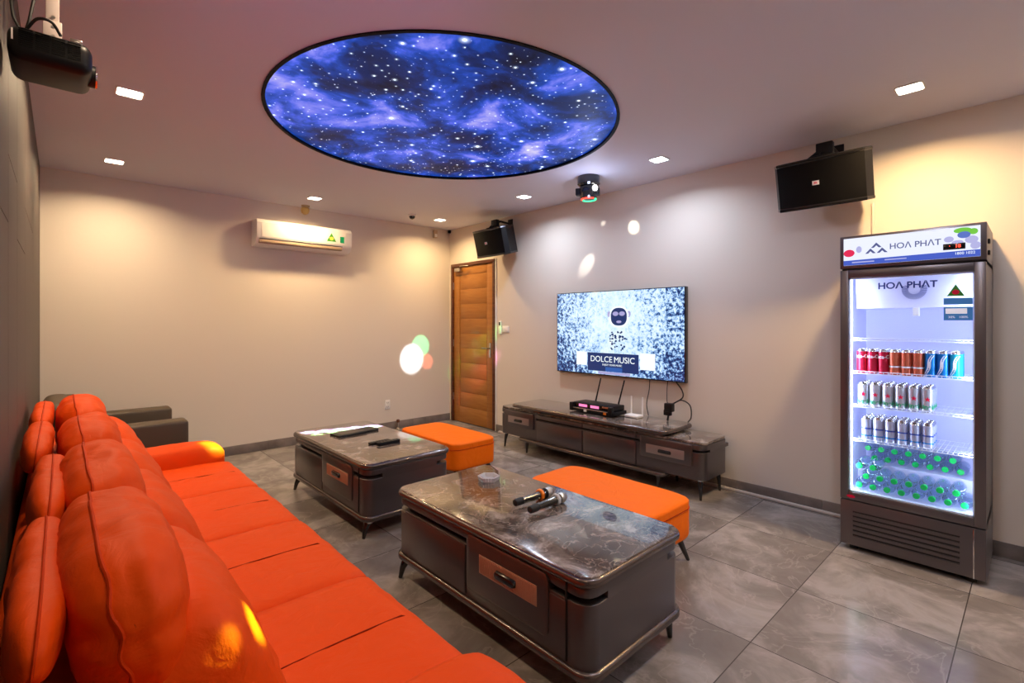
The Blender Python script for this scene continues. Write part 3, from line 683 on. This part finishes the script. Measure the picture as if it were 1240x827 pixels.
# ------------------------------------------------------------------ air conditioner
ai = thing('air_conditioner', (2.01, YB, 2.195), 'white split air conditioner unit mounted high on the back wall', 'air conditioner')
def acprof(x, s=1.):
    P_ = [(0, .0), (-.12, .0), (-.175, .035), (-.205, .085), (-.208, .24), (-.185, .275), (-.10, .285), (0, .285)]
    cy, cz = -.1, .14
    return [(x, cy+(y-cy)*s, cz+(z-cz)*s) for y, z in P_]
MB().loft([acprof(-.515, .97), acprof(-.508), acprof(.508), acprof(.515, .97)]).obj('housing', 'white', ai, 30)
MB().box(-.47, .44, -.2095, -.204, .088, .238, .002).obj('front_panel', 'white', ai)
MB().box(-.49, .40, -.202, -.12, .012, .050, .004, m=Matrix.Translation((0, .0, .014)) @ Matrix.Rotation(0, 4, 'X')).obj('outlet', 'duct', ai)
MB().box(-.47, .38, -.208, -.200, .034, .055, .002).obj('louvre', 'duct', ai)
MB().box(-.49, .40, -.2065, -.196, .068, .074).obj('slot', 'dark', ai)
MB().poly([(-.055, -.045), (.055, -.045), (0, .05)], .001, at((.27, -.2095, .165), RY)).obj('energy_label', 'stickg', ai)
MB().poly(ell(0, -.012, .024, .02), .001, at((.27, -.2108, .165), RY)).obj('label_print', 'sticky', ai)
MB().poly(rect(-.024, .024, -.035, .035), .001, at((.395, -.2095, .15), RY)).obj('label_square', 'printg', ai)
# alarm siren, sensors
s_ = thing('ceiling_sensor', (2.02, 5.60, H), 'yellowed round sensor hanging from ceiling above air conditioner', 'sensor')
MB().lathe([(.045, 0), (.045, -.015), (.02, -.02)], 20).obj('base', 'beigep', s_)
MB().lathe([(.022, 0), (.042, -.018), (.046, -.045), (.036, -.075), (.012, -.09)], 20, Matrix.Translation((0, 0, -.012)) @ Matrix.Rotation(.3, 4, 'X')).obj('dome', 'yellowp', s_)
s_ = thing('smoke_detector', (3.145, 5.19, H), 'small grey dome camera on ceiling left of corner downlight', 'camera')
MB().lathe([(.052, 0), (.052, -.012), (.04, -.02)], 22).obj('base', 'white', s_)
MB().lathe([(.036, 0), (.036, -.016), (.025, -.034), (.006, -.042)], 22, Matrix.Translation((0, 0, -.016))).obj('dome', 'gloss', s_)
s_.name = 'dome_camera'
s_ = thing('motion_sensor', (3.82, YB, 2.58), 'beige motion sensor high on back wall near the room corner', 'sensor')
MB().box(-.03, .03, -.045, 0, -.02, .09, .01, seg=3).obj('case', 'beigep', s_)
MB().box(-.02, .02, -.050, -.04, -.01, .035, .006).obj('sensor_window', 'white', s_)
tag(MB().box(XR-.04, XR-.006, YB-.045, YB-.012, H-.045, H-.002, .006).obj('corner_sensor', 'black'), 'tiny black box in the ceiling corner above the door', 'sensor')
# switches, outlet
s_ = thing('light_switch_plate', (XR, 4.515, 1.30), 'white light switch plate on wall right of the wooden door', 'light switch')
MB().box(-.009, 0, -.06, .06, -.04, .04, .003).obj('plate', 'white', s_)
for y in (-.03, .0, .03): MB().box(-.012, -.008, y-.012, y+.012, -.022, .022, .002).obj('rocker', 'white', s_)
s_ = thing('remote_holder', (XR, 4.615, 1.32), 'slim white remote in wall holder between door and switches', 'remote control')
MB().box(-.024, 0, -.022, .022, -.08, .01, .004).obj('holder', 'white', s_)
MB().box(-.020, -.004, -.019, .019, -.06, .085, .004).obj('remote_body', 'white', s_)
MB().box(-.0215, -.0195, -.013, .013, .03, .07).obj('display', 'black', s_)
s_ = thing('wall_outlet', (3.10, YB, .325), 'white double socket plate low on the back wall', 'power outlet')
MB().box(-.036, .036, -.008, 0, -.06, .06, .003).obj('plate', 'white', s_)
for z in (-.026, .026):
    k = MB()
    for x in (-.009, .009): k.box(x-.002, x+.002, -.0092, -.0075, z-.009, z+.007)
    k.box(-.0025, .0025, -.0092, -.0075, z-.018, z-.013).obj('socket', 'dark', s_)
s_ = thing('door_stop', (3.22, YB-.06, 0), 'small brown door stopper standing by the back wall skirting', 'door stop')
MB().lathe([(.022, 0), (.022, .01), (.010, .02), (.010, .09)], 16).obj('post', 'steel', s_)
MB().lathe([(.012, .085), (.022, .09), (.024, .11), (.016, .125)], 16).obj('rubber_head', 'wooddark', s_)

# ------------------------------------------------------------------ speakers
def speaker(loc, label):
    s = thing('karaoke_speaker', loc, label, 'speaker', 'black wall speakers')
    R_ = Matrix.Rotation(math.radians(-14), 4, 'Y')   # lean forward over the room (front faces -x)
    R_ = Matrix.Rotation(math.radians(14), 4, 'Y').inverted() if False else Matrix.Rotation(math.radians(-14), 4, 'Y')
    W, D, Hh = .285, .24, .165
    pts = lambda i: [(-.0+i, -W+.03+i), (-.015+i, -W+.09), (-.028+i, 0), (-.015+i, W-.09), (0+i, W-.03-i), (.05, W-i), (D-i, W-.07-i), (D-i, -W+.07+i), (.05, -W+i)]
    def body(i, z0, z1): return [[(x, y, z0) for x, y in pts(i)], [(x, y, z1) for x, y in pts(i)]]
    MB().loft(body(0, -Hh+.02, Hh-.02), m=R_).obj('cabinet', 'black', s, 30)
    for z0, z1 in ((-Hh, -Hh+.024), (Hh-.024, Hh)):
        e = [(x-.008 if x < .04 else x, y*1.01, 0) for x, y in pts(0)]
        MB().loft([[(x+.004, y*.985, z0) for x, y, _ in e], [(x, y, z0+.006) for x, y, _ in e], [(x, y, z1-.006) for x, y, _ in e], [(x+.004, y*.985, z1) for x, y, _ in e]], m=R_).obj('end_panel', 'gloss', s, 30)
    gp = [(-.004, -W+.03), (-.020, -W+.09), (-.034, 0), (-.020, W-.09), (-.004, W-.03), (.01, W-.04), (.01, -W+.04)]
    MB().loft([[(x, y, -Hh+.026) for x, y in gp], [(x, y, Hh-.026) for x, y in gp]], m=R_).obj('front_grille', 'grille', s, 30)
    MB().box(-.0365, -.033, -.005, .035, -.014, .014, m=R_).obj('logo_badge', 'logo', s)
    t = text('badge_text', 'JBL', .018, 'printr', s, (-.0372, .015, 0), bold=.0004); t.data.transform(R_)
    # yoke bracket
    bk = MB().box(.05, .17, -.06, .06, Hh-.002, Hh+.012, .003, m=R_)
    bk.obj('bracket_plate', 'black', s)
    bk = MB().tube([(.06, .10, Hh+.005), (.10, .0, Hh+.09), (.17, -.02, Hh+.11)], .014).tube([(.10, -.0, Hh+.09), (.06, .02, Hh+.0)], .016).tube([(.16, -.02, Hh+.11), (XR-loc[0]-.004, -.02, Hh+.10)], .013)
    bk.box(XR-loc[0]-.012, XR-loc[0], -.06, .03, Hh+.03, Hh+.16, .003)
    bk.box(.07, .12, -.055, .045, Hh+.04, Hh+.12, .006)
    bk.obj('bracket_arm', 'black', s)
    return s
speaker((3.735, .995, 2.325), 'big black karaoke speaker on wall above the drinks fridge')
s2 = None
s2 = dup([o for o in bpy.data.objects if o.name.startswith('karaoke_speaker')][0], (3.745, 4.45, 2.335), 'black karaoke speaker on wall above the wooden door')

# ------------------------------------------------------------------ disco light
dh = thing('disco_light', (3.50, 2.76, H), 'small black moving-head disco light hanging from ceiling above television', 'disco light'); dh.scale = (1.15, 1.15, 1.15)
MB().lathe([(.085, 0), (.088, -.015), (.088, -.06), (.075, -.075)], 28).obj('base', 'gloss', dh)
MB().lathe([(.060, -.07), (.072, -.085), (.074, -.12), (.066, -.16), (.058, -.175)], 28).obj('head', 'gloss', dh)
MB().box(-.10, -.062, -.03, .03, -.145, -.09, .006, m=Matrix.Rotation(math.radians(-60), 4, 'Z')).box(.062, .085, -.03, .03, -.15, -.09, .006, m=Matrix.Rotation(math.radians(-60), 4, 'Z')).obj('yoke', 'black', dh)
def arc(r, a0, a1, z, n=14): return [(r*math.cos(math.radians(a0+(a1-a0)*i/n)), r*math.sin(math.radians(a0+(a1-a0)*i/n)), z) for i in range(n+1)]
MB().tube(arc(.056, 120, 260, -.178), .006).obj('lens_ring', 'redled', dh)
MB().tube(arc(.056, -80, 90, -.178), .006).obj('lens_ring', 'greenled', dh)
MB().lathe([(.05, -.176), (.03, -.182), (.005, -.184)], 20).obj('lens', 'gloss', dh)
MB().lathe([(.021, 0), (.022, .012), (.012, .018)], 16, Matrix.Translation((-.02, -.072, -.105)) @ Matrix.Rotation(PI/2, 4, 'X')).obj('side_lens', 'lens', dh)

# ------------------------------------------------------------------ projector
pj = thing('projector', (-.015, 2.11, 2.165), 'black video projector hanging on white ceiling bracket above sofa', 'projector')
MB().box(-.10, .088, -.11, .11, -.014, .082, .030, seg=5).obj('housing', 'black', pj)
v_ = MB()
for i in range(4):
    for j in range(9): v_.box(-.075+i*.035, -.045+i*.035, -.1125, -.109, .018+j*.006, .021+j*.006)
v_.obj('vent_grille', 'grille', pj)
MB().cyl((.08, .02, .03), (.103, .02, .03), .036, .034, 24).obj('lens_barrel', 'black', pj)
MB().cyl((.099, .02, .03), (.1035, .02, .03), .037, .037, 24).obj('lens_ring', 'chrome', pj)
text('brand_mark', 'OPTOMA', .011, 'printw', pj, (-.088, -.1115, .045), RY @ Matrix.Rotation(PI/2, 4, 'Z')) if False else None
MB().box(-.090, -.086, -.112, -.1105, .03, .062).obj('status_label', 'white', pj)
MB().box(.035, .065, -.09, -.05, .080, .092, .003).obj('focus_dial', 'steel', pj)
MB().box(-.02, .012, -.016, .016, .082, H-2.165, .002).box(-.026, .018, -.02, .02, .082, .16, .002).box(-.06, .05, -.05, .05, H-2.165-.008, H-2.165, .002).obj('ceiling_bracket', 'pwhite', pj)
k = MB()
for z in (.11, .14, .17): k.cyl((-.002, -.021, z), (-.002, -.018, z), .005)
k.obj('bolt', 'steel', pj)
def pcable(pts, label):
    o = cable(pts, .004, label); o['group'] = 'projector cables'; return o
pcable([(-.09, 2.03, 2.245), (-.105, 2.05, 2.30), (-.117, 2.15, 2.50), (-.11, 2.2, H-.01)], 'left black cable rising from projector to ceiling')
pcable([(-.075, 2.03, 2.245), (-.065, 2.03, 2.30), (-.045, 2.08, 2.50), (-.05, 2.1, H-.01)], 'right black cable rising from projector to ceiling, next to bracket')
pcable([(-.072, 2.02, 2.247), (-.05, 1.99, 2.27), (-.02, 1.985, 2.27), (.0, 2.01, 2.248)], 'short black cable looping across the projector top')

# ------------------------------------------------------------------ fridge
FX0, FX1, FY0, FY1 = 3.53, 4.06, .183, .830
fg = thing('drinks_fridge', (0, 0, 0), 'tall dark grey glass-door drinks fridge lit white inside, full of cans and bottles', 'fridge')
w = .028
bd = MB().box(FX0+.045, FX1, FY0, FY0+w, .30, 1.71).box(FX0+.045, FX1, FY1-w, FY1, .30, 1.71).box(FX1-w, FX1, FY0, FY1, .30, 1.71).box(FX0+.045, FX1, FY0, FY1, .028, .335).box(FX0+.045, FX1, FY0, FY1, 1.69, 1.905)
bd.obj('cabinet_shell', 'fside', fg)
iy0, iy1 = FY0+w, FY1-w
ln = MB().box(FX0+.05, FX1-w, iy0, iy0+.006, .336, 1.69).box(FX0+.05, FX1-w, iy1-.006, iy1, .336, 1.69).box(FX1-w-.006, FX1-w, iy0, iy1, .336, 1.69).box(FX0+.05, FX1-w, iy0, iy1, .336, .352).box(FX0+.05, FX1-w, iy0, iy1, 1.684, 1.69)
ln.box(3.81, FX1-w, iy0, iy1, .35, .480)
ln.obj('liner', 'inner', fg)
for y in (iy0+.012, iy1-.012): MB().box(FX0+.052, FX0+.064, y-.010, y+.010, .36, 1.66).obj('led_tube', 'led', fg)
# evaporator cover with fan grille
ev = MB().loft([[(x, y, z) for x, z in ((FX0+.10, 1.675), (FX0+.13, 1.47), (FX1-.04, 1.47), (FX1-.04, 1.675))] for y in (iy0+.03, iy1-.03)]).obj('fan_cover', 'inner', fg, 30)
fn = MB()
for i in range(36):
    a = 2*PI*i/36; 
    for r0, r1 in ((.028, .058),):
        fn.add([(r0*math.cos(a-.035), r0*math.sin(a-.035), 0), (r1*math.cos(a-.035), r1*math.sin(a-.035), 0), (r1*math.cos(a+.035), r1*math.sin(a+.035), 0), (r0*math.cos(a+.035), r0*math.sin(a+.035), 0)] + [(q*math.cos(b_), q*math.sin(b_), .002) for q, b_ in ((r0, a-.035), (r1, a-.035), (r1, a+.035), (r0, a+.035))], [(0, 1, 2, 3), (7, 6, 5, 4), (0, 4, 5, 1), (1, 5, 6, 2), (2, 6, 7, 3), (3, 7, 4, 0)], at((FX0+.113, .49, 1.575)))
fn.obj('fan_grille', 'printb', fg)
MB().box(FX0+.13, FX0+.16, .47, .50, 1.42, 1.47, .004).obj('thermostat', 'white', fg)
# wire shelves
SZ = (1.272, 1.070, .865, .655)
for z in SZ:
    s = MB(); x0, x1 = FX0+.068, 4.00
    for x, zz_, r in ((x0, z, .0028), (x0, z+.014, .0024), (x0+.14, z-.003, .002), (x0+.28, z-.003, .002), (x1, z, .0028)): s.tube([(x, iy0+.02, zz_), (x, iy1-.02, zz_)], r, 6)
    k = 26
    for i in range(k):
        y = iy0+.022+(iy1-iy0-.044)*i/(k-1); s.tube([(x0, y, z+.013), (x0, y, z+.0), (x1, y, z+.0)], .0017, 5)
    s.obj('wire_shelf', 'wire', fg)
# door
dr = MB()
for a in ((FY0, FY0+.045, .305, 1.70), (FY1-.041, FY1, .305, 1.70), (FY0+.0455, FY1-.0415, .305, .350), (FY0+.0455, FY1-.0415, 1.653, 1.70)): dr.box(FX0, FX0+.04, *a, .002)
dr = dr.obj('glass_door', 'fgrey', fg)
MB().box(FX0+.012, FX0+.016, FY0+.04, FY1-.037, .345, 1.657).obj('glass_pane', 'glass', dr)
ed = MB()
for a in ((FY0+.045, FY0+.052, .350, 1.653), (FY1-.048, FY1-.041, .350, 1.653), (FY0+.045, FY1-.041, .350, .358), (FY0+.045, FY1-.041, 1.645, 1.653)): ed.box(FX0+.018, FX0+.03, *a)
ed.obj('inner_gasket', 'wire', dr)
text('door_lettering', 'HOΛ PHΛT', .052, 'printb', dr, (FX0+.010, .51, 1.595), bold=.0012, sx=1.02)
MB().poly([(-.036, -.03), (.036, -.03), (0, .034)], .0008, at((FX0+.0105, .302, 1.555))).obj('energy_label', 'stickg', dr)
MB().poly(ell(0, -.006, .015, .013), .0008, at((FX0+.0095, .302, 1.552))).obj('label_print', 'redled' if False else 'printr', dr)
MB().poly(rect(-.058, .058, -.018, .018), .0008, at((FX0+.0105, .293, 1.497))).obj('info_sticker', 'stickb', dr)
MB().poly(rect(-.058, .058, -.036, .036), .0008, at((FX0+.0105, .293, 1.430))).obj('info_sticker', 'stickb', dr)
MB().poly(rect(-.05, .036, -.0, .028), .0008, at((FX0+.0095, .293, 1.430))).obj('sticker_panel', 'stickw', dr)
text('sticker_text', 'Xanh 5', .02, 'printb', dr, (FX0+.0085, .302, 1.444)) if False else None
text('sticker_text', '30%   100%', .017, 'stickw', dr, (FX0+.0095, .293, 1.411))
MB().poly(ell(0, 0, .022, .009), .0012, at((FX0-.0008, .79-.015, .325))).obj('maker_badge', 'printr', dr)
# header
hdm = MB().box(FX0+.004, FX1-.05, FY0-.002, FY1+.002, 1.712, 1.908, .003).obj('header', 'fgrey', fg)
hu0, hu1, hv0, hv1 = .205, .812, 1.730, 1.893
MB().box(FX0-.001, FX0+.006, hu0, hu1, hv0, hv1).obj('lit_panel', 'header_white', hdm)
def hp(name, m, pts, d=-.0022): return MB().poly(pts, .0006, at((FX0+d, .5085, 1.8115))).obj(name, m, hdm)
W2 = (hu1-hu0)/2
hp('blue_band', 'header_blue', [(-W2, -.0815), (W2, -.0815), (W2, -.045), (-W2, -.052)])
def ah(cx, cy, s): return [(cx-s, cy-.6*s), (cx, cy+.45*s), (cx+s, cy-.6*s), (cx+.55*s, cy-.6*s), (cx, cy-.02*s), (cx-.55*s, cy-.6*s)]
lg = MB()
for cx, cy in ((-.140, .027), (-.168, -.005), (-.112, -.005)):
    s = .026
    lg.poly([(cx-s, cy-.55*s), (cx-.45*s, cy-.55*s), (cx, cy-.05*s), (cx, cy+.6*s)], .0006, at((FX0-.0028, .5085, 1.8115)))
    lg.poly([(cx+s, cy-.55*s), (cx, cy+.6*s), (cx, cy-.05*s), (cx+.45*s, cy-.55*s)], .0006, at((FX0-.0028, .5085, 1.8115)))
lg.obj('logo_mark', 'header_logo', hdm)
text('brand_lettering', 'HOΛ PHΛT', .046, 'header_logo', hdm, (FX0-.0025, .5085-.035, 1.822), bold=.0005, sx=.98)
hp('apple_print', 'header_red', ell(-.275, -.008, .028, .022)); hp('leaf_print', 'header_green', ell(.235, .062, .036, .015), -.0024); hp('leaf_print', 'header_green', ell(.277, .052, .018, .016), -.0024)
hp('berry_print', 'header_berry', ell(.24, .038, .026, .018), -.0028)
for cx, cy, a_, b_ in ((.18, .02, .02, .016), (.27, .01, .026, .02), (.215, .0, .024, .012), (-.225, .01, .014, .02), (.285, -.022, .02, .02)): hp('berry_blur', 'header_lilac', ell(cx, cy, a_, b_), -.0023)
MB().box(FX0-.008, FX0+.002, .262, .352, 1.775, 1.808, .002).obj('thermostat_display', 'gloss', hdm)
text('display_digits', '18', .024, 'redled', hdm, (FX0-.0085, .292, 1.7915), bold=.0008)
MB().poly(rect(-.002, .002, -.002, .002), .0006, at((FX0-.0086, .325, 1.795))).obj('display_dot', 'redled', hdm)
text('hotline_text', '1800 1022', .019, 'screen_white', hdm, (FX0-.0032, .265, 1.752))
hp('band_line', 'header_lilac', rect(-.10, .0, -.066, -.060), -.003); hp('band_line', 'header_lilac', rect(-.26, -.15, -.069, -.062), -.003)
# base
bs = MB().box(FX0, FX0+.045, FY0, FY1, .03, .298, .004)
bs = bs.obj('base_panel', 'fgrey', fg)
lv = MB()
for i in range(6):
    z = .235-i*.028; lv.box(FX0-.0016, FX0+.002, .285, .765, z-.0035, z+.0035)
lv.obj('vent_slots', 'dark', bs)
MB().box(FX0-.0035, FX0+.001, FY0+.045, FY0+.050, .032, .292, .001).obj('trim_line', 'chrome', bs)
lvr = MB()
for i in range(6):
    z = .235-i*.028-.006; lvr.box(FX0-.004, FX0+.001, .285, .765, z-.004, z-.0005, .001)
lvr.obj('vent_lip', 'fgrey', bs)
for x in (FX0+.05, FX1-.05):
    for y in (FY0+.06, FY1-.06): MB().cyl((x, y, 0), (x, y, .03), .022, n=14).obj('foot', 'rubber', fg)
MB().box(FX0+.06, FX0+.10, FY0-.012, FY0, 1.80, 1.825, .004).box(FX0+.06, FX0+.10, FY0-.012, FY0, 1.74, 1.765, .004).obj('hinge_cap', 'black', fg)

# cans
def can(name, loc, m, h, r, label, cat, group, deco):
    o = thing(name, loc, label, cat, group)
    MB().lathe([(r*.78, .0), (r, .010), (r, h-.014)], 24).obj('printed_body', m, o)
    MB().lathe([(r, h-.0145), (r*.86, h-.003), (r*.86, h), (r*.80, h), (r*.78, h-.004), (.001, h-.004)], 24).obj('lid', 'can', o)
    deco(o, h, r); return o
def wrap(mb, r, pts_fn): pass
def curve_text(o, body, size, m, r, z, a0, rotv=False, bold=0.):
    t = text('can_lettering', body, size, m, o, (0, 0, 0), Matrix.Identity(4) if not rotv else Matrix.Rotation(PI/2, 4, 'Z'), ext=.0003, bold=bold)
    for v in t.data.vertices:
        a = a0 + v.co.x/r; rr_ = r+.0006+v.co.z
        v.co = Vector((-rr_*math.cos(a), -rr_*math.sin(a)*-1*-1, z+v.co.y))
    return t
def deco_cola(o, h, r): 
    curve_text(o, 'Coca-Cola', .030, 'printw', r, h*.70, .3, bold=.0006)
def deco_star(o, h, r):
    st = MB(); P_ = [(math.sin(PI*i/5)*(.016 if i % 2 == 0 else .0066), math.cos(PI*i/5)*(.016 if i % 2 == 0 else .0066)) for i in range(10)]
    st.v = []; 
    for lay in (r+.0004, r+.0012):
        for x, y in P_: a = .15+x/r; st.v.append(Vector((-lay*math.cos(a), -lay*math.sin(a), h*.52+y)))
    st.f = [tuple(range(10)), tuple(range(19, 9, -1))]+[(i, (i+1) % 10, 10+(i+1) % 10, 10+i) for i in range(10)]
    st.obj('star_print', 'printr', o); curve_text(o, 'Heineken', .036, 'printg', r, h*.22, .25, bold=.0012)
def deco_none(o, h, r):
    b = MB().lathe([(r+.0003, h*.30), (r+.0003, h*.36)], 24, caps=False); b.obj('print_band', 'printw', o)
def deco_swirl(o, h, r):
    w_ = MB(); pr = []
    for lay in (r+.0003, r+.001):
        for t in range(13):
            u = t/12; a = -.9+1.5*u+.25*math.sin(6*u); pr.append((lay, a, h*(.10+.74*u)))
    for lay in (0, 1):
        pass
    vs = [Vector((-l_*math.cos(a+da), -l_*math.sin(a+da), z)) for da in (-.28, .28) for l_, a, z in pr]
    fs = []
    for t in range(12):
        fs += [(t, t+1, 26+t+1, 26+t), (13+t, 13+t+1, 39+t+1, 39+t), (t, t+1, 13+t+1, 13+t), (26+t, 26+t+1, 39+t+1, 39+t)]
    w_.add(vs, fs); w_.obj('swirl_print', 'printw', o)
def deco_tiger(o, h, r):
    MB().lathe([(r+.0003, h*.50), (r+.0003, h*.56)], 24, caps=False).obj('print_band', 'printb', o)
    MB().lathe([(r+.0003, h*.22), (r+.0003, h*.27)], 24, caps=False).obj('print_band', 'bluecan', o)
ch = .148
kinds = [('redcan', 'red cola can', deco_cola)]*3+[('mixcan', 'orange-red drink can', deco_none)]*3+[('bluecan', 'blue and white drink can', deco_swirl)]*2+[('cyancan', 'pale cyan drink can', deco_swirl)]
proto = {}
depth = ['front', 'second', 'third']
def row(z, ys_, r, specs, shelf, group, h):
    for d in range(3):
        for i, y in enumerate(ys_):
            m_, nm, dc = specs[i]; x = FX0+.082+r+d*(2*r+.003)
            lab = '%s, %s shelf, %s row, %s from left in fridge' % (nm, shelf, depth[d], ordn(i))
            key = (m_, round(r, 4), nm)
            if key not in proto: proto[key] = can('drink_can', (x, y, z), m_, h, r, lab, 'can', group, dc)
            else: dup(proto[key], (x, y, z), lab, group)
row(SZ[1]+.002, [.768-.0268-i*.0540 for i in range(9)], .0262, kinds, 'top', 'cans on the top can shelf', ch)
row(SZ[2]+.002, [.764-.030-i*.0606 for i in range(6)], .0285, [('silver', 'silver beer can with red star', deco_star)]*6, 'middle', 'beer cans on the middle shelf', ch)
row(SZ[3]+.002, [.745-.029-i*.0575 for i in range(6)], .0270, [('silver2', 'pale silver-blue beer can', deco_tiger)]*6, 'lowest', 'beer cans on the lowest wire shelf', ch)
# bottles lying with caps to the door
RB = Matrix.Rotation(PI/2, 4, 'Y')
BR = .0325
bt = thing('water_bottle', (0, 0, 0), 'x', 'bottle', 'x')
MB().lathe([(.012, .012), (.013, .030), (.024, .055), (.0315, .075), (BR-.0005, .095), (.030, .115), (BR-.0005, .135), (BR-.0005, .180), (.027, .192), (.006, .190)], 20, RB).obj('bottle_body', 'pet', bt)
MB().lathe([(.004, .0), (.0150, .0), (.0162, .003), (.0162, .018), (.013, .019)], 18, RB).obj('cap', 'cap', bt)
first = True
def bottle(x, y, z, lab, grp):
    global first
    if first: bt.location = (x, y, z); bt['label'] = lab; bt['group'] = grp; first = False
    else: dup(bt, (x, y, z), lab, grp)
BX = FX0+.068
z1 = .352+BR+.0005; dz = .0588
rows_ = [(BX, z1, [.748-i*.0680 for i in range(8)], 'front stack bottom row'), (BX, z1+dz, [.714-i*.0680 for i in range(7)], 'front stack upper row'),
         (BX, z1+2*dz, [.748, .680], 'front stack topmost pair')]
zr = .480+BR+.0005
rows_ += [(3.825, zr, [.714-i*.068 for i in range(7)], 'rear stack lower row'), (3.825, zr+dz, [.748-i*.068 for i in range(8)][0:7], 'rear stack upper row')]
for x, z, yy, nm in rows_:
    for i, y in enumerate(yy): bottle(x, y, z, 'green-capped water bottle, %s in fridge, %s from left' % (nm, ordn(i)), 'green-capped water bottles in the fridge')
# fridge interior lamp (tubes down both door edges)
for y in (iy0+.03, iy1-.03):
    l = bpy.data.lights.new('fridge_lamp', 'AREA'); l.shape = 'RECTANGLE'; l.size = .02; l.size_y = 1.25; l.energy = 2.7; l.color = (.68, .76, 1.)
    o = bpy.data.objects.new('fridge_lamp', l); C.objects.link(o); o.location = (FX0+.050, y, 1.0)
    d_ = Vector((.22, .5-y, 0)); o.rotation_euler = d_.to_track_quat('-Z', 'Y').to_euler(); 

# ------------------------------------------------------------------ disco beams
def beam(frm, to, size, col, e, blend=.5, rad=.01):
    l = bpy.data.lights.new('disco_and_added_beam', 'SPOT'); l.energy = e; l.color = col; d = Vector(to)-Vector(frm); l.spot_size = 2*math.atan(size/d.length); l.spot_blend = blend; l.shadow_soft_size = rad
    o = bpy.data.objects.new('disco_and_added_beam', l); C.objects.link(o); o.location = frm; o.rotation_euler = d.to_track_quat('-Z', 'Y').to_euler(); return o
D0 = (3.48, 2.76, 2.47)
beam(D0, (3.46, YB, .90), .20, (.85, .9, 1), 1100, .45)
beam(D0, (3.60, YB, 1.07), .15, (.15, 1, .45), 700, .4)
beam(D0, (3.70, YB, .85), .11, (1, .22, .12), 500, .5)
beam(D0, (XR, 5.09, 1.03), .17, (.2, 1, .1), 500, .8)
beam(D0, (XR, 5.05, .68), .16, (1, .25, .6), 500, .8)
D1 = (3.62, 2.80, 2.52)
beam(D1, (XR, 2.67, 2.31), .07, (1, .92, .7), 30, .6)
beam(D1, (XR, 3.237, 2.0), .09, (1, .97, .9), 45, .6)
beam(D1, (XR, 3.03, 2.40), .03, (1, .95, .85), 12, .6)
for i in range(5):
    x = 1.52+.12*i
    beam((3.38, 2.76, 2.47), (x, 4.06-.03*i, .48), .060, (.50, .47, 1), 34000, .3)
    beam((3.38, 2.76, 2.47), (x, 3.95-.01*i, .48), .034, (.25, 1, .3), 30000, .3)
# warm beams falling on the sofa
beam((1.9, 1.7, 2.55), (.25, 1.15, .65), .05, (.40, 1, .05), 4500, .95)
beam((1.9, 1.7, 2.55), (.19, 1.04, .70), .04, (.5, 1, .05), 2200, .95)
beam((2.2, 2.9, 2.55), (.80, 3.90, .54), .11, (.5, 1, .15), 4500, .9)
# added washes: cool fill beside the disco light, pink one to the ceiling
l = bpy.data.lights.new('disco_fill_glow', 'POINT'); l.energy = 4; l.color = (.62, .70, 1.); l.shadow_soft_size = .05
o = bpy.data.objects.new('disco_fill_glow', l); C.objects.link(o); o.location = (3.36, 2.64, 2.42)
beam((.25, -.2, 1.9), (.9, 2.2, 2.70), 1.0, (.85, .35, 1.), 55, 1., .1)  # unseen added lamp that tints the ceiling, apart from the disco light

# ------------------------------------------------------------------ camera, world, view
cam = bpy.data.cameras.new('camera'); co = bpy.data.objects.new('camera', cam); C.objects.link(co)
cam.sensor_width = 36; cam.lens = 590/1240*36; cam.shift_y = -(413.5-391)/1240; cam.shift_x = 0
cam.clip_start = .02
co.location = (0, 0, 1.38); co.rotation_euler = (PI/2, 0, -math.radians(42.8))
bpy.context.scene.camera = co
w_ = bpy.data.worlds.new('world'); bpy.context.scene.world = w_; w_.use_nodes = True; w_.node_tree.nodes['Background'].inputs[0].default_value = (0, 0, 0, 1)
s = bpy.context.scene; s.view_settings.view_transform = 'Standard'; s.view_settings.look = 'None'; s.view_settings.gamma = 1; s.view_settings.use_curve_mapping = False
s.view_settings.exposure = -0.12
s.cycles.max_bounces = 10; s.cycles.diffuse_bounces = 6; s.cycles.transparent_max_bounces = 24; s.cycles.transmission_bounces = 8; s.cycles.use_denoising = True; s.cycles.sample_clamp_indirect = 6
